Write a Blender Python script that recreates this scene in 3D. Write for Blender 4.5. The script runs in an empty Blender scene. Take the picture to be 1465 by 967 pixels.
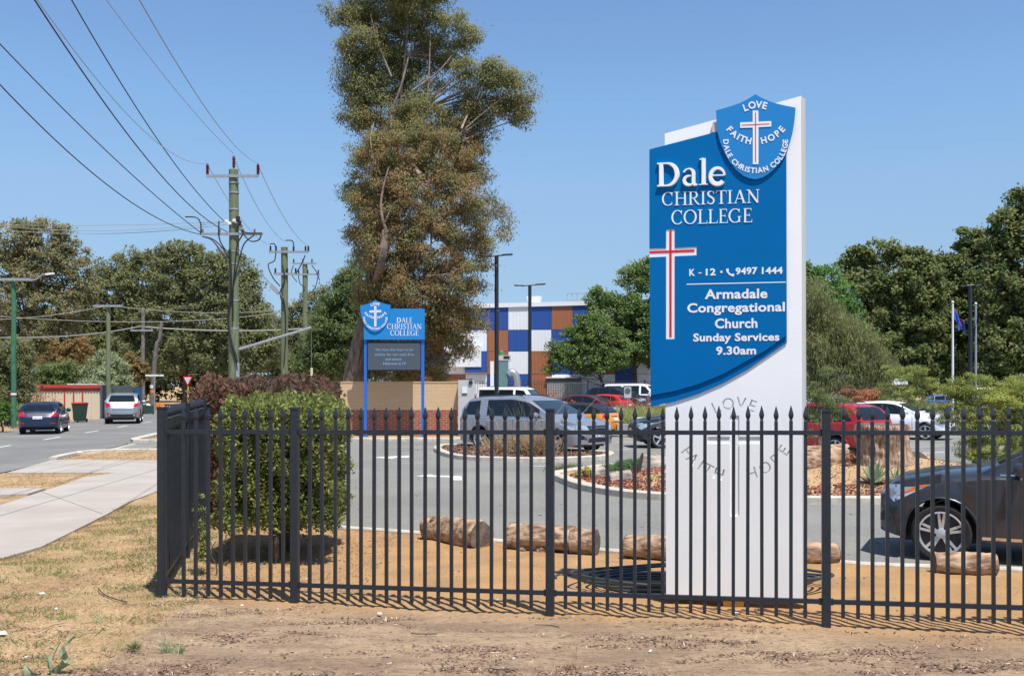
import bpy, bmesh, math, random
import numpy as np
from mathutils import Vector, Matrix, noise
from mathutils.bvhtree import BVHTree

random.seed(7); rng = np.random.default_rng(7)
SC = bpy.context.scene; COL = SC.collection
# ------------------------------------------------------------------ camera, sky, sun, exposure
F, CX, HY, EYE = 1500.0, 732.5, 550.0, 2.2          # photo is 1465 px wide
cam = bpy.data.cameras.new('camera'); cam.sensor_width = 36; cam.lens = 36*F/1465
cam.shift_y = (HY-483.5)/1465; cam.clip_start = .1; cam.clip_end = 6000
camo = bpy.data.objects.new('camera', cam); COL.objects.link(camo)
camo.location = (0, 0, EYE); camo.rotation_euler = (math.pi/2, 0, 0); SC.camera = camo
SUNV = Vector((.21, -.375, 1)).normalized()
w = bpy.data.worlds.new('World'); SC.world = w; w.use_nodes = True
nt = w.node_tree; sky = nt.nodes.new('ShaderNodeTexSky'); sky.sky_type = 'NISHITA'
sky.sun_disc = False; sky.sun_elevation = math.asin(SUNV.z); sky.sun_rotation = math.atan2(SUNV.x, SUNV.y)
sky.air_density = .75; sky.dust_density = .1; sky.ozone_density = 3.0; sky.altitude = 0
wtc = nt.nodes.new('ShaderNodeTexCoord'); wsx = nt.nodes.new('ShaderNodeSeparateXYZ'); nt.links.new(wtc.outputs['Generated'], wsx.inputs[0])      # a clear dry day: the low sky stays blue all round
wr_ = nt.nodes.new('ShaderNodeValToRGB'); nt.links.new(wsx.outputs['Z'], wr_.inputs[0]); el_ = wr_.color_ramp.elements
for i_, (z_, c_) in enumerate(((0, (.30, .41, .60)), (.033, (.37, .43, .55)), (.097, (.57, .58, .575)), (.183, (.82, .82, .76)), (.258, (.865, .945, .91)), (.333, (.89, .95, .95)), (.6, (.95, .97, .98)))):
    e_ = el_[i_] if i_ < 2 else el_.new(z_); e_.position = z_; e_.color = (*c_, 1)
wm = nt.nodes.new('ShaderNodeMix'); wm.data_type = 'RGBA'; wm.blend_type = 'MULTIPLY'; wm.inputs[0].default_value = 1; nt.links.new(sky.outputs[0], wm.inputs[6]); nt.links.new(wr_.outputs[0], wm.inputs[7])
nt.links.new(wm.outputs[2], nt.nodes['Background'].inputs[0]); nt.nodes['Background'].inputs[1].default_value = .124
sl = bpy.data.lights.new('sun', 'SUN'); sl.energy = 3.8; sl.angle = math.radians(.53); sl.color = (1, .965, .91)
so = bpy.data.objects.new('sun', sl); COL.objects.link(so); so.location = (8, -12, 40)
so.rotation_euler = SUNV.to_track_quat('Z', 'Y').to_euler()
SC.view_settings.view_transform = 'Standard'; SC.view_settings.look = 'None'
SC.view_settings.exposure = .72; SC.view_settings.gamma = 1
SC.render.resolution_x = 1024; SC.render.resolution_y = 675

# ------------------------------------------------------------------ coordinates: a photo pixel seen at a depth, or on the ground
def P(px, py, Y): return Vector(((px-CX)/F*Y, Y, EYE+(HY-py)/F*Y))
def G(px, py, z=0.):
    Y = (EYE-z)*F/(py-HY); return Vector(((px-CX)/F*Y, Y, z))

# ------------------------------------------------------------------ materials
def mat(name, col, rough=.7, metal=0, spec=.5, var=0, vscale=5, bump=0, bscale=30, col2=None, coat=0, emit=0, stretch=None, isl=False, trans=0, detail=5):
    m = bpy.data.materials.new(name); m.use_nodes = True; t = m.node_tree; N = t.nodes; L = t.links
    b = N['Principled BSDF']; b.inputs['Base Color'].default_value = (*col, 1); b.inputs['Roughness'].default_value = rough
    b.inputs['Metallic'].default_value = metal; b.inputs['Specular IOR Level'].default_value = spec
    if coat: b.inputs['Coat Weight'].default_value = coat; b.inputs['Coat Roughness'].default_value = .04
    if emit: b.inputs['Emission Color'].default_value = (*col, 1); b.inputs['Emission Strength'].default_value = emit
    tc = N.new('ShaderNodeTexCoord'); vec = tc.outputs['Object']
    if stretch:
        mp = N.new('ShaderNodeMapping'); mp.inputs['Scale'].default_value = stretch; L.new(vec, mp.inputs[0]); vec = mp.outputs[0]
    src = None
    if var or col2:
        c2 = col2 or tuple(max(0, c*(1-var)) for c in col)
        mx = N.new('ShaderNodeMix'); mx.data_type = 'RGBA'; mx.inputs[6].default_value = (*col, 1); mx.inputs[7].default_value = (*c2, 1)
        if isl:
            g = N.new('ShaderNodeNewGeometry'); L.new(g.outputs['Random Per Island'], mx.inputs[0])
        else:
            n = N.new('ShaderNodeTexNoise'); n.inputs['Scale'].default_value = vscale; n.inputs['Detail'].default_value = detail; L.new(vec, n.inputs['Vector'])
            r = N.new('ShaderNodeValToRGB'); r.color_ramp.elements[0].position = .36; r.color_ramp.elements[1].position = .64
            L.new(n.outputs['Fac'], r.inputs[0]); L.new(r.outputs[0], mx.inputs[0])
        L.new(mx.outputs[2], b.inputs['Base Color']); src = mx.outputs[2]
    if bump:
        n2 = N.new('ShaderNodeTexNoise'); n2.inputs['Scale'].default_value = bscale; n2.inputs['Detail'].default_value = 6; L.new(vec, n2.inputs['Vector'])
        bp = N.new('ShaderNodeBump'); bp.inputs['Strength'].default_value = bump; bp.inputs['Distance'].default_value = .02
        L.new(n2.outputs['Fac'], bp.inputs['Height']); L.new(bp.outputs[0], b.inputs['Normal'])
    if trans:
        tr = N.new('ShaderNodeBsdfTranslucent'); ms = N.new('ShaderNodeMixShader'); ms.inputs[0].default_value = trans
        if src: L.new(src, tr.inputs[0])
        else: tr.inputs[0].default_value = (*col, 1)
        L.new(b.outputs[0], ms.inputs[1]); L.new(tr.outputs[0], ms.inputs[2]); L.new(ms.outputs[0], N['Material Output'].inputs[0])
    return m
def leafm(name, a, b, rough=.6, trans=.5, k=2.15):     # leaves differ one from another between two colours, with a slow drift through the crown
    a, b = tuple(c*k for c in a), tuple(c*k for c in b); m = mat(name, a, rough, col2=b, isl=True, trans=trans, spec=.18); t = m.node_tree; N = t.nodes; L = t.links
    mx = [n for n in N if n.type == 'MIX'][0]; g = [n for n in N if n.type == 'NEW_GEOMETRY'][0]; tc = [n for n in N if n.type == 'TEX_COORD'][0]
    n = N.new('ShaderNodeTexNoise'); n.inputs['Scale'].default_value = .8; L.new(tc.outputs['Object'], n.inputs['Vector'])
    a_ = N.new('ShaderNodeMath'); a_.operation = 'MULTIPLY_ADD'; a_.inputs[1].default_value = 2.2; a_.inputs[2].default_value = -1.1; L.new(n.outputs['Fac'], a_.inputs[0])
    b_ = N.new('ShaderNodeMath'); b_.operation = 'ADD'; b_.use_clamp = True; L.new(a_.outputs[0], b_.inputs[0]); L.new(g.outputs['Random Per Island'], b_.inputs[1])
    L.new(b_.outputs[0], mx.inputs[0]); return m
M = dict(
 steel=mat('charcoal_powdercoat', (.018, .024, .032), .42, var=.25, vscale=20),
 galv=mat('galvanised_steel', (.42, .44, .46), .45, .5, var=.2, vscale=12),
 white=mat('white_render', (.90, .895, .885), .65, var=.035, vscale=2, bump=.05, bscale=60),
 trim=mat('pale_grey_trim', (.52, .52, .50), .6),
 blue1=mat('sign_blue', (.0, .138, .385), .6, spec=.08, var=.03, vscale=3),
 blue2=mat('shield_blue', (.02, .225, .56), .55, spec=.15),
 blue3=mat('post_blue', (.01, .14, .58), .45),
 wtxt=mat('white_lettering', (.82, .82, .84), .4), red=mat('red_strip', (.62, .01, .01), .4),
 chrome=mat('silver_white_letter', (.88, .88, .89), .3, .0, coat=.4),
 screen=mat('led_screen', (.075, .095, .12), .5, var=.2, vscale=40), stxt=mat('led_text', (.16, .28, .44), .6, emit=.3),
 frame=mat('dark_frame', (.02, .02, .025), .5),
 black=mat('black_plastic', (.012, .012, .014), .55), tyre=mat('tyre_rubber', (.018, .018, .018), .85, bump=.2, bscale=80),
 alloy=mat('alloy_rim', (.62, .63, .65), .35, .55), alloyd=mat('dark_rim', (.12, .12, .13), .35, .8),
 glass=mat('tinted_glass', (.010, .014, .018), .06, spec=.45), glassb=mat('windscreen_glass', (.022, .040, .050), .06, spec=.55, coat=.2),
 chromes=mat('chrome_strip', (.7, .7, .72), .15, 1), amber=mat('amber_lens', (.75, .16, .01), .2, coat=.5), redl=mat('red_lens', (.5, .008, .01), .2, coat=.6),
 lens=mat('clear_lens', (.5, .55, .6), .12, .4, coat=1), plate=mat('plate_white', (.78, .78, .8), .4), ptxt=mat('plate_blue', (.05, .1, .45), .5),
 bark=mat('log_bark', (.50, .34, .215), .95, col2=(.13, .075, .045), vscale=5, bump=1, bscale=12, stretch=(.9, 2.4, 2.4), detail=12),
 barkg=mat('grey_bark', (.42, .36, .30), .95, col2=(.13, .10, .085), vscale=3.2, bump=1, bscale=9, stretch=(.9, 2.4, 2.4), detail=12),
 cut=mat('cut_wood_face', (.20, .14, .09), .9, col2=(.09, .065, .05), vscale=9, bump=.5, bscale=20),
 stumpm=mat('stump_wood', (.52, .36, .245), .9, col2=(.15, .09, .06), vscale=7, bump=1, bscale=9, stretch=(3, 3, .5), detail=9),
 gumbark=mat('gum_trunk', (.25, .19, .15), .9, col2=(.10, .075, .06), vscale=3, bump=.6, bscale=12, stretch=(2, 2, .4)),
 gumpale=mat('pale_gum_limb', (.33, .25, .20), .85, col2=(.16, .115, .09), vscale=3),
 darkbark=mat('dark_trunk', (.10, .075, .06), .95, var=.4),
 polew=mat('treated_pole', (.115, .155, .075), .9, col2=(.19, .20, .12), vscale=3, stretch=(4, 4, .5), bump=.3),
 poleg=mat('green_painted_pole', (.03, .13, .07), .8, col2=(.05, .18, .10), vscale=4), polegrey=mat('weathered_pole', (.20, .18, .16), .9, var=.4),
 insul=mat('insulator_brown', (.12, .012, .01), .3), wire=mat('black_wire', (.015, .015, .018), .6), wirel=mat('pale_cable', (.33, .31, .26), .7),
 kerb=mat('kerb_concrete', (.56, .50, .41), .9, var=.25, vscale=6, bump=.3, bscale=50),
 path=mat('footpath_concrete', (.415, .37, .32), .9, col2=(.36, .315, .265), vscale=.8, bump=.25, bscale=60),
 mark=mat('road_paint', (.72, .72, .70), .8, var=.2, vscale=8),
 brickc=None, cream=mat('cream_sheet', (.66, .54, .38), .55), redtrim=mat('red_trim', (.42, .055, .035), .5), greys=mat('grey_sheet', (.10, .11, .12), .6),
 rblue=mat('blue_sheet', (.02, .09, .22), .5), bing=mat('bin_green', (.018, .06, .04), .5), binr=mat('bin_lid_red', (.5, .02, .025), .5), biny=mat('bin_lid_yellow', (.45, .38, .05), .5),
 orange=mat('safety_orange', (.75, .2, .02), .6), yellow=mat('yellow_post', (.7, .36, .03), .6), pwhite=mat('painted_white', (.75, .76, .77), .6, var=.06),
 pblue=mat('cladding_blue', (.022, .082, .33), .5, var=.05, vscale=1), pbrown=mat('cladding_brown', (.36, .135, .06), .5, var=.05, vscale=1), pw=mat('cladding_white', (.78, .80, .82), .5, var=.03, vscale=1),
 duct=mat('duct_steel', (.5, .52, .53), .3, .7), teal=mat('teal_hopper', (.13, .24, .23), .6, var=.15), gbox=mat('grey_cabinet', (.50, .50, .49), .6, var=.1, vscale=3),
 conc=mat('grey_concrete', (.36, .36, .35), .85, var=.15), soil=mat('mound_sand', (.46, .30, .155), .95, col2=(.36, .23, .12), vscale=3, bump=.8, bscale=12),
 mulch=mat('bark_mulch', (.17, .085, .055), .95, col2=(.30, .17, .11), vscale=30, bump=1, bscale=40), redchip=mat('red_chips', (.34, .085, .055), .9, col2=(.18, .06, .045), isl=True),
 chip=mat('mulch_chips', (.34, .21, .14), .9, col2=(.12, .065, .045), isl=True), litter=mat('ground_litter', (.26, .155, .10), .9, col2=(.09, .06, .045), isl=True), palelit=mat('pale_litter', (.62, .48, .33), .9, col2=(.40, .24, .13), isl=True),
 stone=mat('limestone', (.5, .44, .36), .9, var=.3, bump=.5, bscale=15), pipe=mat('poly_pipe', (.04, .05, .055), .4),
 roofg=mat('roof_iron', (.30, .33, .36), .5), roofd=mat('dark_roof', (.10, .09, .10), .7), winm=mat('house_window', (.03, .04, .05), .2),
 dirtedge=mat('dark_gap', (.01, .01, .01), .9), flagb=mat('flag_blue', (.03, .10, .42), .8), flagn=mat('flag_navy', (.01, .012, .05), .8),
)
L_ = dict(
 gum=leafm('gum_leaves', (.15, .125, .055), (.055, .075, .025)), gumr=leafm('rusty_gum_leaves', (.215, .145, .072), (.105, .095, .042)), gumd=leafm('deep_gum_leaves', (.085, .095, .04), (.18, .17, .075)),
 olive=leafm('olive_leaves', (.150, .150, .070), (.085, .10, .045)), olive2=leafm('brown_olive_leaves', (.175, .155, .078), (.095, .10, .05)),
 dark=leafm('dark_leaves', (.085, .095, .045), (.045, .055, .026)), bright=leafm('bright_leaves', (.14, .185, .06), (.05, .08, .026)),
 lime=leafm('lime_leaves', (.135, .165, .065), (.045, .07, .025)), weep=leafm('weeping_leaves', (.17, .17, .075), (.075, .085, .035)), fig=leafm('broad_dark_leaves', (.15, .155, .06), (.045, .07, .022)),
 vivid=leafm('vivid_leaves', (.10, .17, .045), (.045, .09, .025)),
 fern=leafm('ferny_leaves', (.24, .25, .07), (.085, .11, .03)), hedge=leafm('hedge_leaves', (.18, .195, .06), (.035, .05, .014), .45), hedger=leafm('maroon_hedge_leaves', (.125, .06, .04), (.06, .05, .03), .55),
 silver=leafm('silver_leaves', (.26, .28, .17), (.12, .14, .07)), rust=leafm('rust_shrub_leaves', (.22, .14, .06), (.09, .08, .03)), dry=leafm('dry_grass', (.30, .22, .13), (.17, .12, .07), .9),
 drybr=leafm('dead_fern', (.26, .12, .06), (.14, .08, .05), .9), grassg=leafm('green_grass', (.12, .145, .05), (.09, .095, .035), .8), grassy=leafm('straw_grass', (.36, .27, .155), (.22, .155, .085), .9),
 agave=leafm('agave_leaves', (.17, .21, .125), (.10, .14, .075), .5), blade=leafm('strappy_leaves', (.30, .30, .12), (.15, .17, .06), .7), bigleaf=leafm('pale_gum_leaf', (.30, .34, .22), (.10, .12, .07), .5),
)
def brickmat():
    m = bpy.data.materials.new('red_brick'); m.use_nodes = True; t = m.node_tree; b = t.nodes['Principled BSDF']; b.inputs['Roughness'].default_value = .9
    tc = t.nodes.new('ShaderNodeTexCoord'); mp = t.nodes.new('ShaderNodeMapping'); mp.inputs['Rotation'].default_value = (math.pi/2, 0, 0)
    br = t.nodes.new('ShaderNodeTexBrick'); br.inputs['Scale'].default_value = 1; br.inputs['Brick Width'].default_value = .28; br.inputs['Row Height'].default_value = .10; br.inputs['Mortar Size'].default_value = .010
    br.inputs['Color1'].default_value = (.34, .085, .05, 1); br.inputs['Color2'].default_value = (.24, .06, .04, 1); br.inputs['Mortar'].default_value = (.42, .3, .2, 1)
    t.links.new(tc.outputs['Object'], mp.inputs[0]); t.links.new(mp.outputs[0], br.inputs[0]); t.links.new(br.outputs[0], b.inputs['Base Color']); return m
M['brick'] = brickmat()
def creamblock():
    m = brickmat(); m.name = 'cream_block'; br = [n for n in m.node_tree.nodes if n.type == 'TEX_BRICK'][0]
    br.inputs['Brick Width'].default_value = .45; br.inputs['Row Height'].default_value = .16; br.inputs['Mortar Size'].default_value = .008
    br.inputs['Color1'].default_value = (.60, .43, .255, 1); br.inputs['Color2'].default_value = (.57, .405, .24, 1); br.inputs['Mortar'].default_value = (.50, .355, .21, 1); return m
M['creamb'] = creamblock()
def asphalt(name, c1, c2):
    m = mat(name, c1, .9, col2=c2, vscale=.35, bump=.5, bscale=90, detail=8); t = m.node_tree; N = t.nodes; L = t.links
    mx = [n for n in N if n.type == 'MIX'][0]; b = N['Principled BSDF']; tc = [n for n in N if n.type == 'TEX_COORD'][0]
    n = N.new('ShaderNodeTexNoise'); n.inputs['Scale'].default_value = 45; n.inputs['Detail'].default_value = 3; L.new(tc.outputs['Object'], n.inputs['Vector'])
    r = N.new('ShaderNodeMapRange'); r.inputs[1].default_value = .3; r.inputs[2].default_value = .7; r.inputs[3].default_value = .72; r.inputs[4].default_value = 1.25; L.new(n.outputs['Fac'], r.inputs[0])
    v = N.new('ShaderNodeVectorMath'); v.operation = 'SCALE'; L.new(mx.outputs[2], v.inputs[0]); L.new(r.outputs[0], v.inputs['Scale']); L.new(v.outputs[0], b.inputs['Base Color']); return m
M['asph'] = asphalt('carpark_asphalt', (.238, .229, .200), (.190, .184, .163)); M['road'] = asphalt('road_asphalt', (.215, .205, .19), (.165, .160, .148))

# ------------------------------------------------------------------ mesh helpers
def link(name, me, m=None, parent=None, kind=None):
    o = bpy.data.objects.new(name, me); COL.objects.link(o)
    if m is not None and me is not None and not me.materials: me.materials.append(m)
    if parent: o.parent = parent
    if kind: o['kind'] = kind
    return o
def tag(o, label, cat=None, group=None):
    o['label'] = label
    if cat: o['category'] = cat
    if group: o['group'] = group
    return o
def thing(name, label, cat, loc=(0, 0, 0), rz=0, group=None):
    o = bpy.data.objects.new(name, None); COL.objects.link(o); o.location = loc; o.rotation_euler = (0, 0, rz); o.empty_display_size = .2
    return tag(o, label, cat, group)
class MB:
    def __init__(s): s.v = []; s.f = []
    def add(s, vs, fs):
        n = len(s.v); s.v += [tuple(v) for v in vs]; s.f += [tuple(i+n for i in f) for f in fs]; return s
    def box(s, c, d, R=None):
        x, y, z = [k/2 for k in d]; vs = [Vector((a*x, b*y, e*z)) for a in (-1, 1) for b in (-1, 1) for e in (-1, 1)]
        if R is not None: vs = [R @ v for v in vs]
        c = Vector(c); return s.add([v+c for v in vs], [(0, 1, 3, 2), (4, 6, 7, 5), (0, 4, 5, 1), (2, 3, 7, 6), (0, 2, 6, 4), (1, 5, 7, 3)])
    def tube(s, pts, r, n=8, cap=True):
        pts = [Vector(p) for p in pts]; rs = r if isinstance(r, (list, tuple)) else [r]*len(pts); rings = []
        up = Vector((0, 0, 1)); prev = None
        for i, p in enumerate(pts):
            t = (pts[min(i+1, len(pts)-1)]-pts[max(i-1, 0)]).normalized()
            a = (prev - t*prev.dot(t)) if prev is not None else (up.cross(t) if abs(t.z) < .95 else Vector((1, 0, 0)).cross(t))
            a.normalize(); prev = a; b = t.cross(a); rings.append([p+(a*math.cos(2*math.pi*k/n)+b*math.sin(2*math.pi*k/n))*rs[i] for k in range(n)])
        vs = [v for R in rings for v in R]; fs = [(i*n+k, i*n+(k+1) % n, (i+1)*n+(k+1) % n, (i+1)*n+k) for i in range(len(rings)-1) for k in range(n)]
        if cap: fs += [tuple(range(n-1, -1, -1)), tuple((len(rings)-1)*n+k for k in range(n))]
        return s.add(vs, fs)
    def lathe(s, prof, n=24, M4=None, cap=True):     # profile (r, z) about z, then transformed
        vs = [Vector((r*math.cos(2*math.pi*k/n), r*math.sin(2*math.pi*k/n), z)) for r, z in prof for k in range(n)]
        if M4 is not None: vs = [M4 @ v for v in vs]
        fs = [(i*n+k, i*n+(k+1) % n, (i+1)*n+(k+1) % n, (i+1)*n+k) for i in range(len(prof)-1) for k in range(n)]
        return s.add(vs, fs+([tuple(range(n-1, -1, -1)), tuple((len(prof)-1)*n+k for k in range(n))] if cap else []))
    def prism(s, poly, w0, w1):     # poly in (u, v) -> local x, z ; w = towards -y
        n = len(poly)
        if sum(poly[i][0]*poly[(i+1) % n][1]-poly[(i+1) % n][0]*poly[i][1] for i in range(n)) < 0: poly = poly[::-1]
        return s.add([(u, -w1, v) for u, v in poly]+[(u, -w0, v) for u, v in poly], [tuple(range(n)), tuple(range(2*n-1, n-1, -1))]+[(i, n+i, n+(i+1) % n, (i+1) % n) for i in range(n)])
    def mesh(s, name, smooth=0):
        me = bpy.data.meshes.new(name); me.from_pydata([tuple(v) for v in s.v], [], s.f); me.update()
        if smooth: me.shade_smooth(); me.set_sharp_from_angle(angle=math.radians(smooth))
        return me
    def build(s, name, m, parent=None, smooth=0, kind=None): return link(name, s.mesh(name, smooth), m, parent, kind)
def bevel(o, w=.004, seg=2):
    b = o.modifiers.new('bevel', 'BEVEL'); b.width = w; b.segments = seg; b.limit_method = 'ANGLE'; return o
def quads(name, V, m, parent=None, kind=None, nv=4):      # V (N,nv,3) array of separate faces
    V = np.asarray(V, dtype=np.float32); N = len(V); me = bpy.data.meshes.new(name)
    me.vertices.add(N*nv); me.vertices.foreach_set('co', V.reshape(-1)); me.loops.add(N*nv); me.loops.foreach_set('vertex_index', np.arange(N*nv, dtype=np.int32))
    me.polygons.add(N); me.polygons.foreach_set('loop_start', np.arange(0, N*nv, nv, dtype=np.int32)); me.polygons.foreach_set('loop_total', np.full(N, nv, dtype=np.int32)); me.update(calc_edges=True)
    return link(name, me, m, parent, kind)
def unit(a): return a/np.maximum(np.linalg.norm(a, axis=-1, keepdims=True), 1e-9)
def leaves(C, D, L, W, nb=None):      # nb: the way the leaf blades mostly face
    C = np.asarray(C); N = len(C); D = unit(D); R = rng.normal(size=(N, 3))*(.55 if nb is not None else 1)
    if nb is not None: R = R+nb
    S = unit(np.cross(D, R))
    L = np.asarray(L).reshape(-1, 1)*np.ones((N, 1)); W = np.asarray(W).reshape(-1, 1)*np.ones((N, 1))
    return np.stack([C-D*L/2, C+S*W/2+D*L*.05, C+D*L/2, C-S*W/2+D*L*.05], 1)
def inpoly(x, y, poly):
    r = np.zeros(x.shape, bool); n = len(poly)
    for i in range(n):
        x0, y0 = poly[i][:2]; x1, y1 = poly[(i+1) % n][:2]
        if y0 == y1: continue
        c = ((y0 > y) != (y1 > y)) & (x < (x1-x0)*(y-y0)/(y1-y0)+x0); r ^= c
    return r

# ------------------------------------------------------------------ THE SETTING: ground, paving, road
def GP(l, z=0): return [tuple(G(x, y)[:2]) for x, y in l]
edge_near = GP([(430, 753), (490, 757), (603, 765), (720, 777), (870, 790), (1050, 800), (1200, 807), (1465, 818)])
carpark_poly = edge_near+[(20, 9.6), (70, 5), (70, 96), (-1.5, 96), (-1.5, 52), (-2.2, 40.2), (-11.5, 40.2), (-14.1, 39.2), (-13.65, 35.2), (-9, 35), (-5.6, 33), (-4.6, 17)]
rd = lambda Y, o: (-12.6-.135*(Y-25.8)-o, Y)
road_poly = [(rd(-5, 0)), rd(25.8, 0), (-13.75, 35.2), (-14.2, 39.2), rd(44, .05), rd(70, 0), rd(130, 0), rd(160, 2), rd(160, 14), rd(130, 11), rd(87, 9.0), rd(57, 8.6), rd(45.8, 7.6), rd(30, 7.4), rd(-5, 7.4)]
path_poly = GP([(0, 803), (60, 785), (90, 770), (155, 737), (185, 720), (232, 702)])+[(-4.9, 24), (-5.8, 31.2), (-6.6, 33.6)]+GP([(232, 660), (95, 659), (73, 660), (10, 678), (165, 678), (120, 685), (77, 700), (0, 725)])+[(-7.6, 12), (-7.2, 8), (-6.3, 8)]
slab_poly = GP([(0, 701), (65, 701), (40, 709), (0, 711)])
def bumpf(x, y):
    return (np.sin(x*1.7+y*.6)*.008+np.sin(x*.9-y*2.1+1)*.009+np.sin(x*4.3+y*5.1)*.004+np.sin(x*7.9-y*6.3+2)*.003)
vn = lambda x, y, s=1.: np.sin(x*2.1*s+1.3*np.sin(y*1.7*s))*np.cos(y*2.6*s+1.1*np.sin(x*1.3*s))
lit = lambda x, y: vn(x*.9, y*2.4)+.6*vn(x*.8, y*3.1, 2.3)+.25*vn(x, y, 6)+(7.6-y)*.36
def ground():
    xs = np.concatenate([-np.geomspace(1800, 32, 16), np.arange(-30, -9, 1.), np.arange(-9, 8, .07), np.arange(8, 30, 1.), np.geomspace(32, 1800, 16)])
    ys = np.concatenate([-np.geomspace(60, 3, 6), np.arange(-1, 4, .5), np.arange(4, 14, .06), np.arange(14, 26, .2), np.arange(26, 60, .7), np.geomspace(62, 3500, 34)])
    X, Y = np.meshgrid(xs, ys); Z = .012+bumpf(X, Y)*np.exp(-np.maximum(np.hypot(X, Y-9)-14, 0)/8)
    nz = np.array([noise.fractal((x*3, y*3, 0), 1, 2, 4) for x, y in zip(X.ravel(), Y.ravel())]).reshape(X.shape) if X.size < 4e5 else 0
    near = (np.abs(X) < 9.5) & (Y > 3.5) & (Y < 16); nz2 = np.array([noise.fractal((x*9, y*9, 5), 1, 2, 3) if n_ else 0 for x, y, n_ in zip(X.ravel(), Y.ravel(), near.ravel())]).reshape(X.shape); Z = Z+np.where(near, nz*.013+nz2*.005, 0)
    pv = np.zeros(X.shape, bool)
    for poly in (carpark_poly, road_poly, path_poly, slab_poly): pv |= inpoly(X, Y, poly)
    Z = np.where(pv, .0, Z)
    nx, ny = len(xs), len(ys); V = np.stack([X, Y, Z], -1).reshape(-1, 3); i = np.arange(nx*(ny-1)).reshape(ny-1, nx)[:, :-1].ravel()
    Fs = np.stack([i, i+1, i+nx+1, i+nx], 1); me = bpy.data.meshes.new('ground')
    me.vertices.add(len(V)); me.vertices.foreach_set('co', V.astype(np.float32).ravel()); me.loops.add(Fs.size); me.loops.foreach_set('vertex_index', Fs.ravel().astype(np.int32))
    me.polygons.add(len(Fs)); me.polygons.foreach_set('loop_start', np.arange(0, Fs.size, 4, dtype=np.int32)); me.polygons.foreach_set('loop_total', np.full(len(Fs), 4, dtype=np.int32)); me.update(calc_edges=True); me.shade_smooth()
    # where each kind of ground lies: sandy inside the fence, littered verge in front, thin grass towards the path
    x, y = X.ravel(), Y.ravel(); fl = 10.75-.197*(x+3.59)      # the line of the fence
    sand = 1/(1+np.exp(-(y-fl+.12+np.sin(x*2.3)*.08)*7))*(x > -4.6)
    grass = 1/(1+np.exp(-((-x-2.6)+(y-6.5)*.35*(y < 12)+np.sin(y*1.9)*.25)*2.2))*(x < -3.2-.2*np.maximum(y-10.7, 0))
    grass = np.where(y > 16, 1, grass); sand = np.where((y > 39) & (y < 47) & (x > -12) & (x < 4), 1, np.where(y > 30, 0, sand))
    litv = 1/(1+np.exp(-(lit(x, y)-.45)*5))*(1-np.clip(sand, 0, 1))*(y < 12)*(y > 3)*(x > -5)*(x < 7)
    for nme, a in (('sand', sand), ('grass', grass), ('litter', litv)):
        at = me.attributes.new(nme, 'FLOAT', 'POINT'); at.data.foreach_set('value', np.clip(a, 0, 1).astype(np.float32))
    m = bpy.data.materials.new('earth'); m.use_nodes = True; t = m.node_tree; N = t.nodes; L = t.links; b = N['Principled BSDF']; b.inputs['Roughness'].default_value = .95; b.inputs['Specular IOR Level'].default_value = .15
    tc = N.new('ShaderNodeTexCoord')
    def nz_(s, d=8, rough=.6, st=None):
        n = N.new('ShaderNodeTexNoise'); n.inputs['Scale'].default_value = s; n.inputs['Detail'].default_value = d; n.inputs['Roughness'].default_value = rough
        if st: mp = N.new('ShaderNodeMapping'); mp.inputs['Scale'].default_value = st; L.new(tc.outputs['Object'], mp.inputs[0]); L.new(mp.outputs[0], n.inputs['Vector'])
        else: L.new(tc.outputs['Object'], n.inputs['Vector'])
        return n.outputs['Fac']
    def rmp(f, a, c):
        r = N.new('ShaderNodeMapRange'); r.inputs[1].default_value = a; r.inputs[2].default_value = c; L.new(f, r.inputs[0]); return r.outputs[0]
    def mix(f, A, B):
        k = N.new('ShaderNodeMix'); k.data_type = 'RGBA'; L.new(f, k.inputs[0])
        for q, s in ((6, A), (7, B)):
            if isinstance(s, tuple): k.inputs[q].default_value = (*s, 1)
            else: L.new(s, k.inputs[q])
        return k.outputs[2]
    def mul(A, B):
        k = N.new('ShaderNodeMath'); k.operation = 'MULTIPLY'; L.new(A, k.inputs[0])
        if isinstance(B, float): k.inputs[1].default_value = B
        else: L.new(B, k.inputs[1])
        return k.outputs[0]
    aS = N.new('ShaderNodeAttribute'); aS.attribute_name = 'sand'; aG = N.new('ShaderNodeAttribute'); aG.attribute_name = 'grass'
    verge = mix(rmp(nz_(1.1, 9, .7, (.6, 1.5, 1)), .40, .60), (.42, .30, .185), (.25, .175, .115)); verge = mix(mul(rmp(nz_(20, 12, .85, (.6, 1.5, 1)), .50, .57), .75), verge, (.13, .08, .055)); verge = mix(mul(rmp(nz_(31, 12, .85), .56, .62), .6), verge, (.55, .42, .30))
    aL = N.new('ShaderNodeAttribute'); aL.attribute_name = 'litter'; verge = mix(mul(aL.outputs['Fac'], .75), verge, mix(rmp(nz_(28, 12, .85), .44, .56), (.30, .20, .135), (.13, .08, .06)))
    sandc = mix(rmp(nz_(1.6), .4, .62), (.43, .25, .11), (.34, .205, .10)); sandc = mix(mul(rmp(nz_(34, 10, .8), .58, .66), .6), sandc, (.22, .14, .085))
    gr = mix(rmp(nz_(1.1), .42, .6), (.50, .345, .19), (.38, .245, .135)); gr = mix(mul(rmp(nz_(2.3, 12, .85), .50, .58), .65), gr, (.20, .19, .06)); gr = mix(mul(rmp(nz_(24, 12, .85), .50, .57), .65), gr, (.16, .09, .045)); gr = mix(mul(rmp(nz_(33, 12, .85), .55, .61), .6), gr, (.52, .40, .23))
    c = mix(aS.outputs['Fac'], verge, sandc); c = mix(aG.outputs['Fac'], c, gr); L.new(c, b.inputs['Base Color'])
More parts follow.
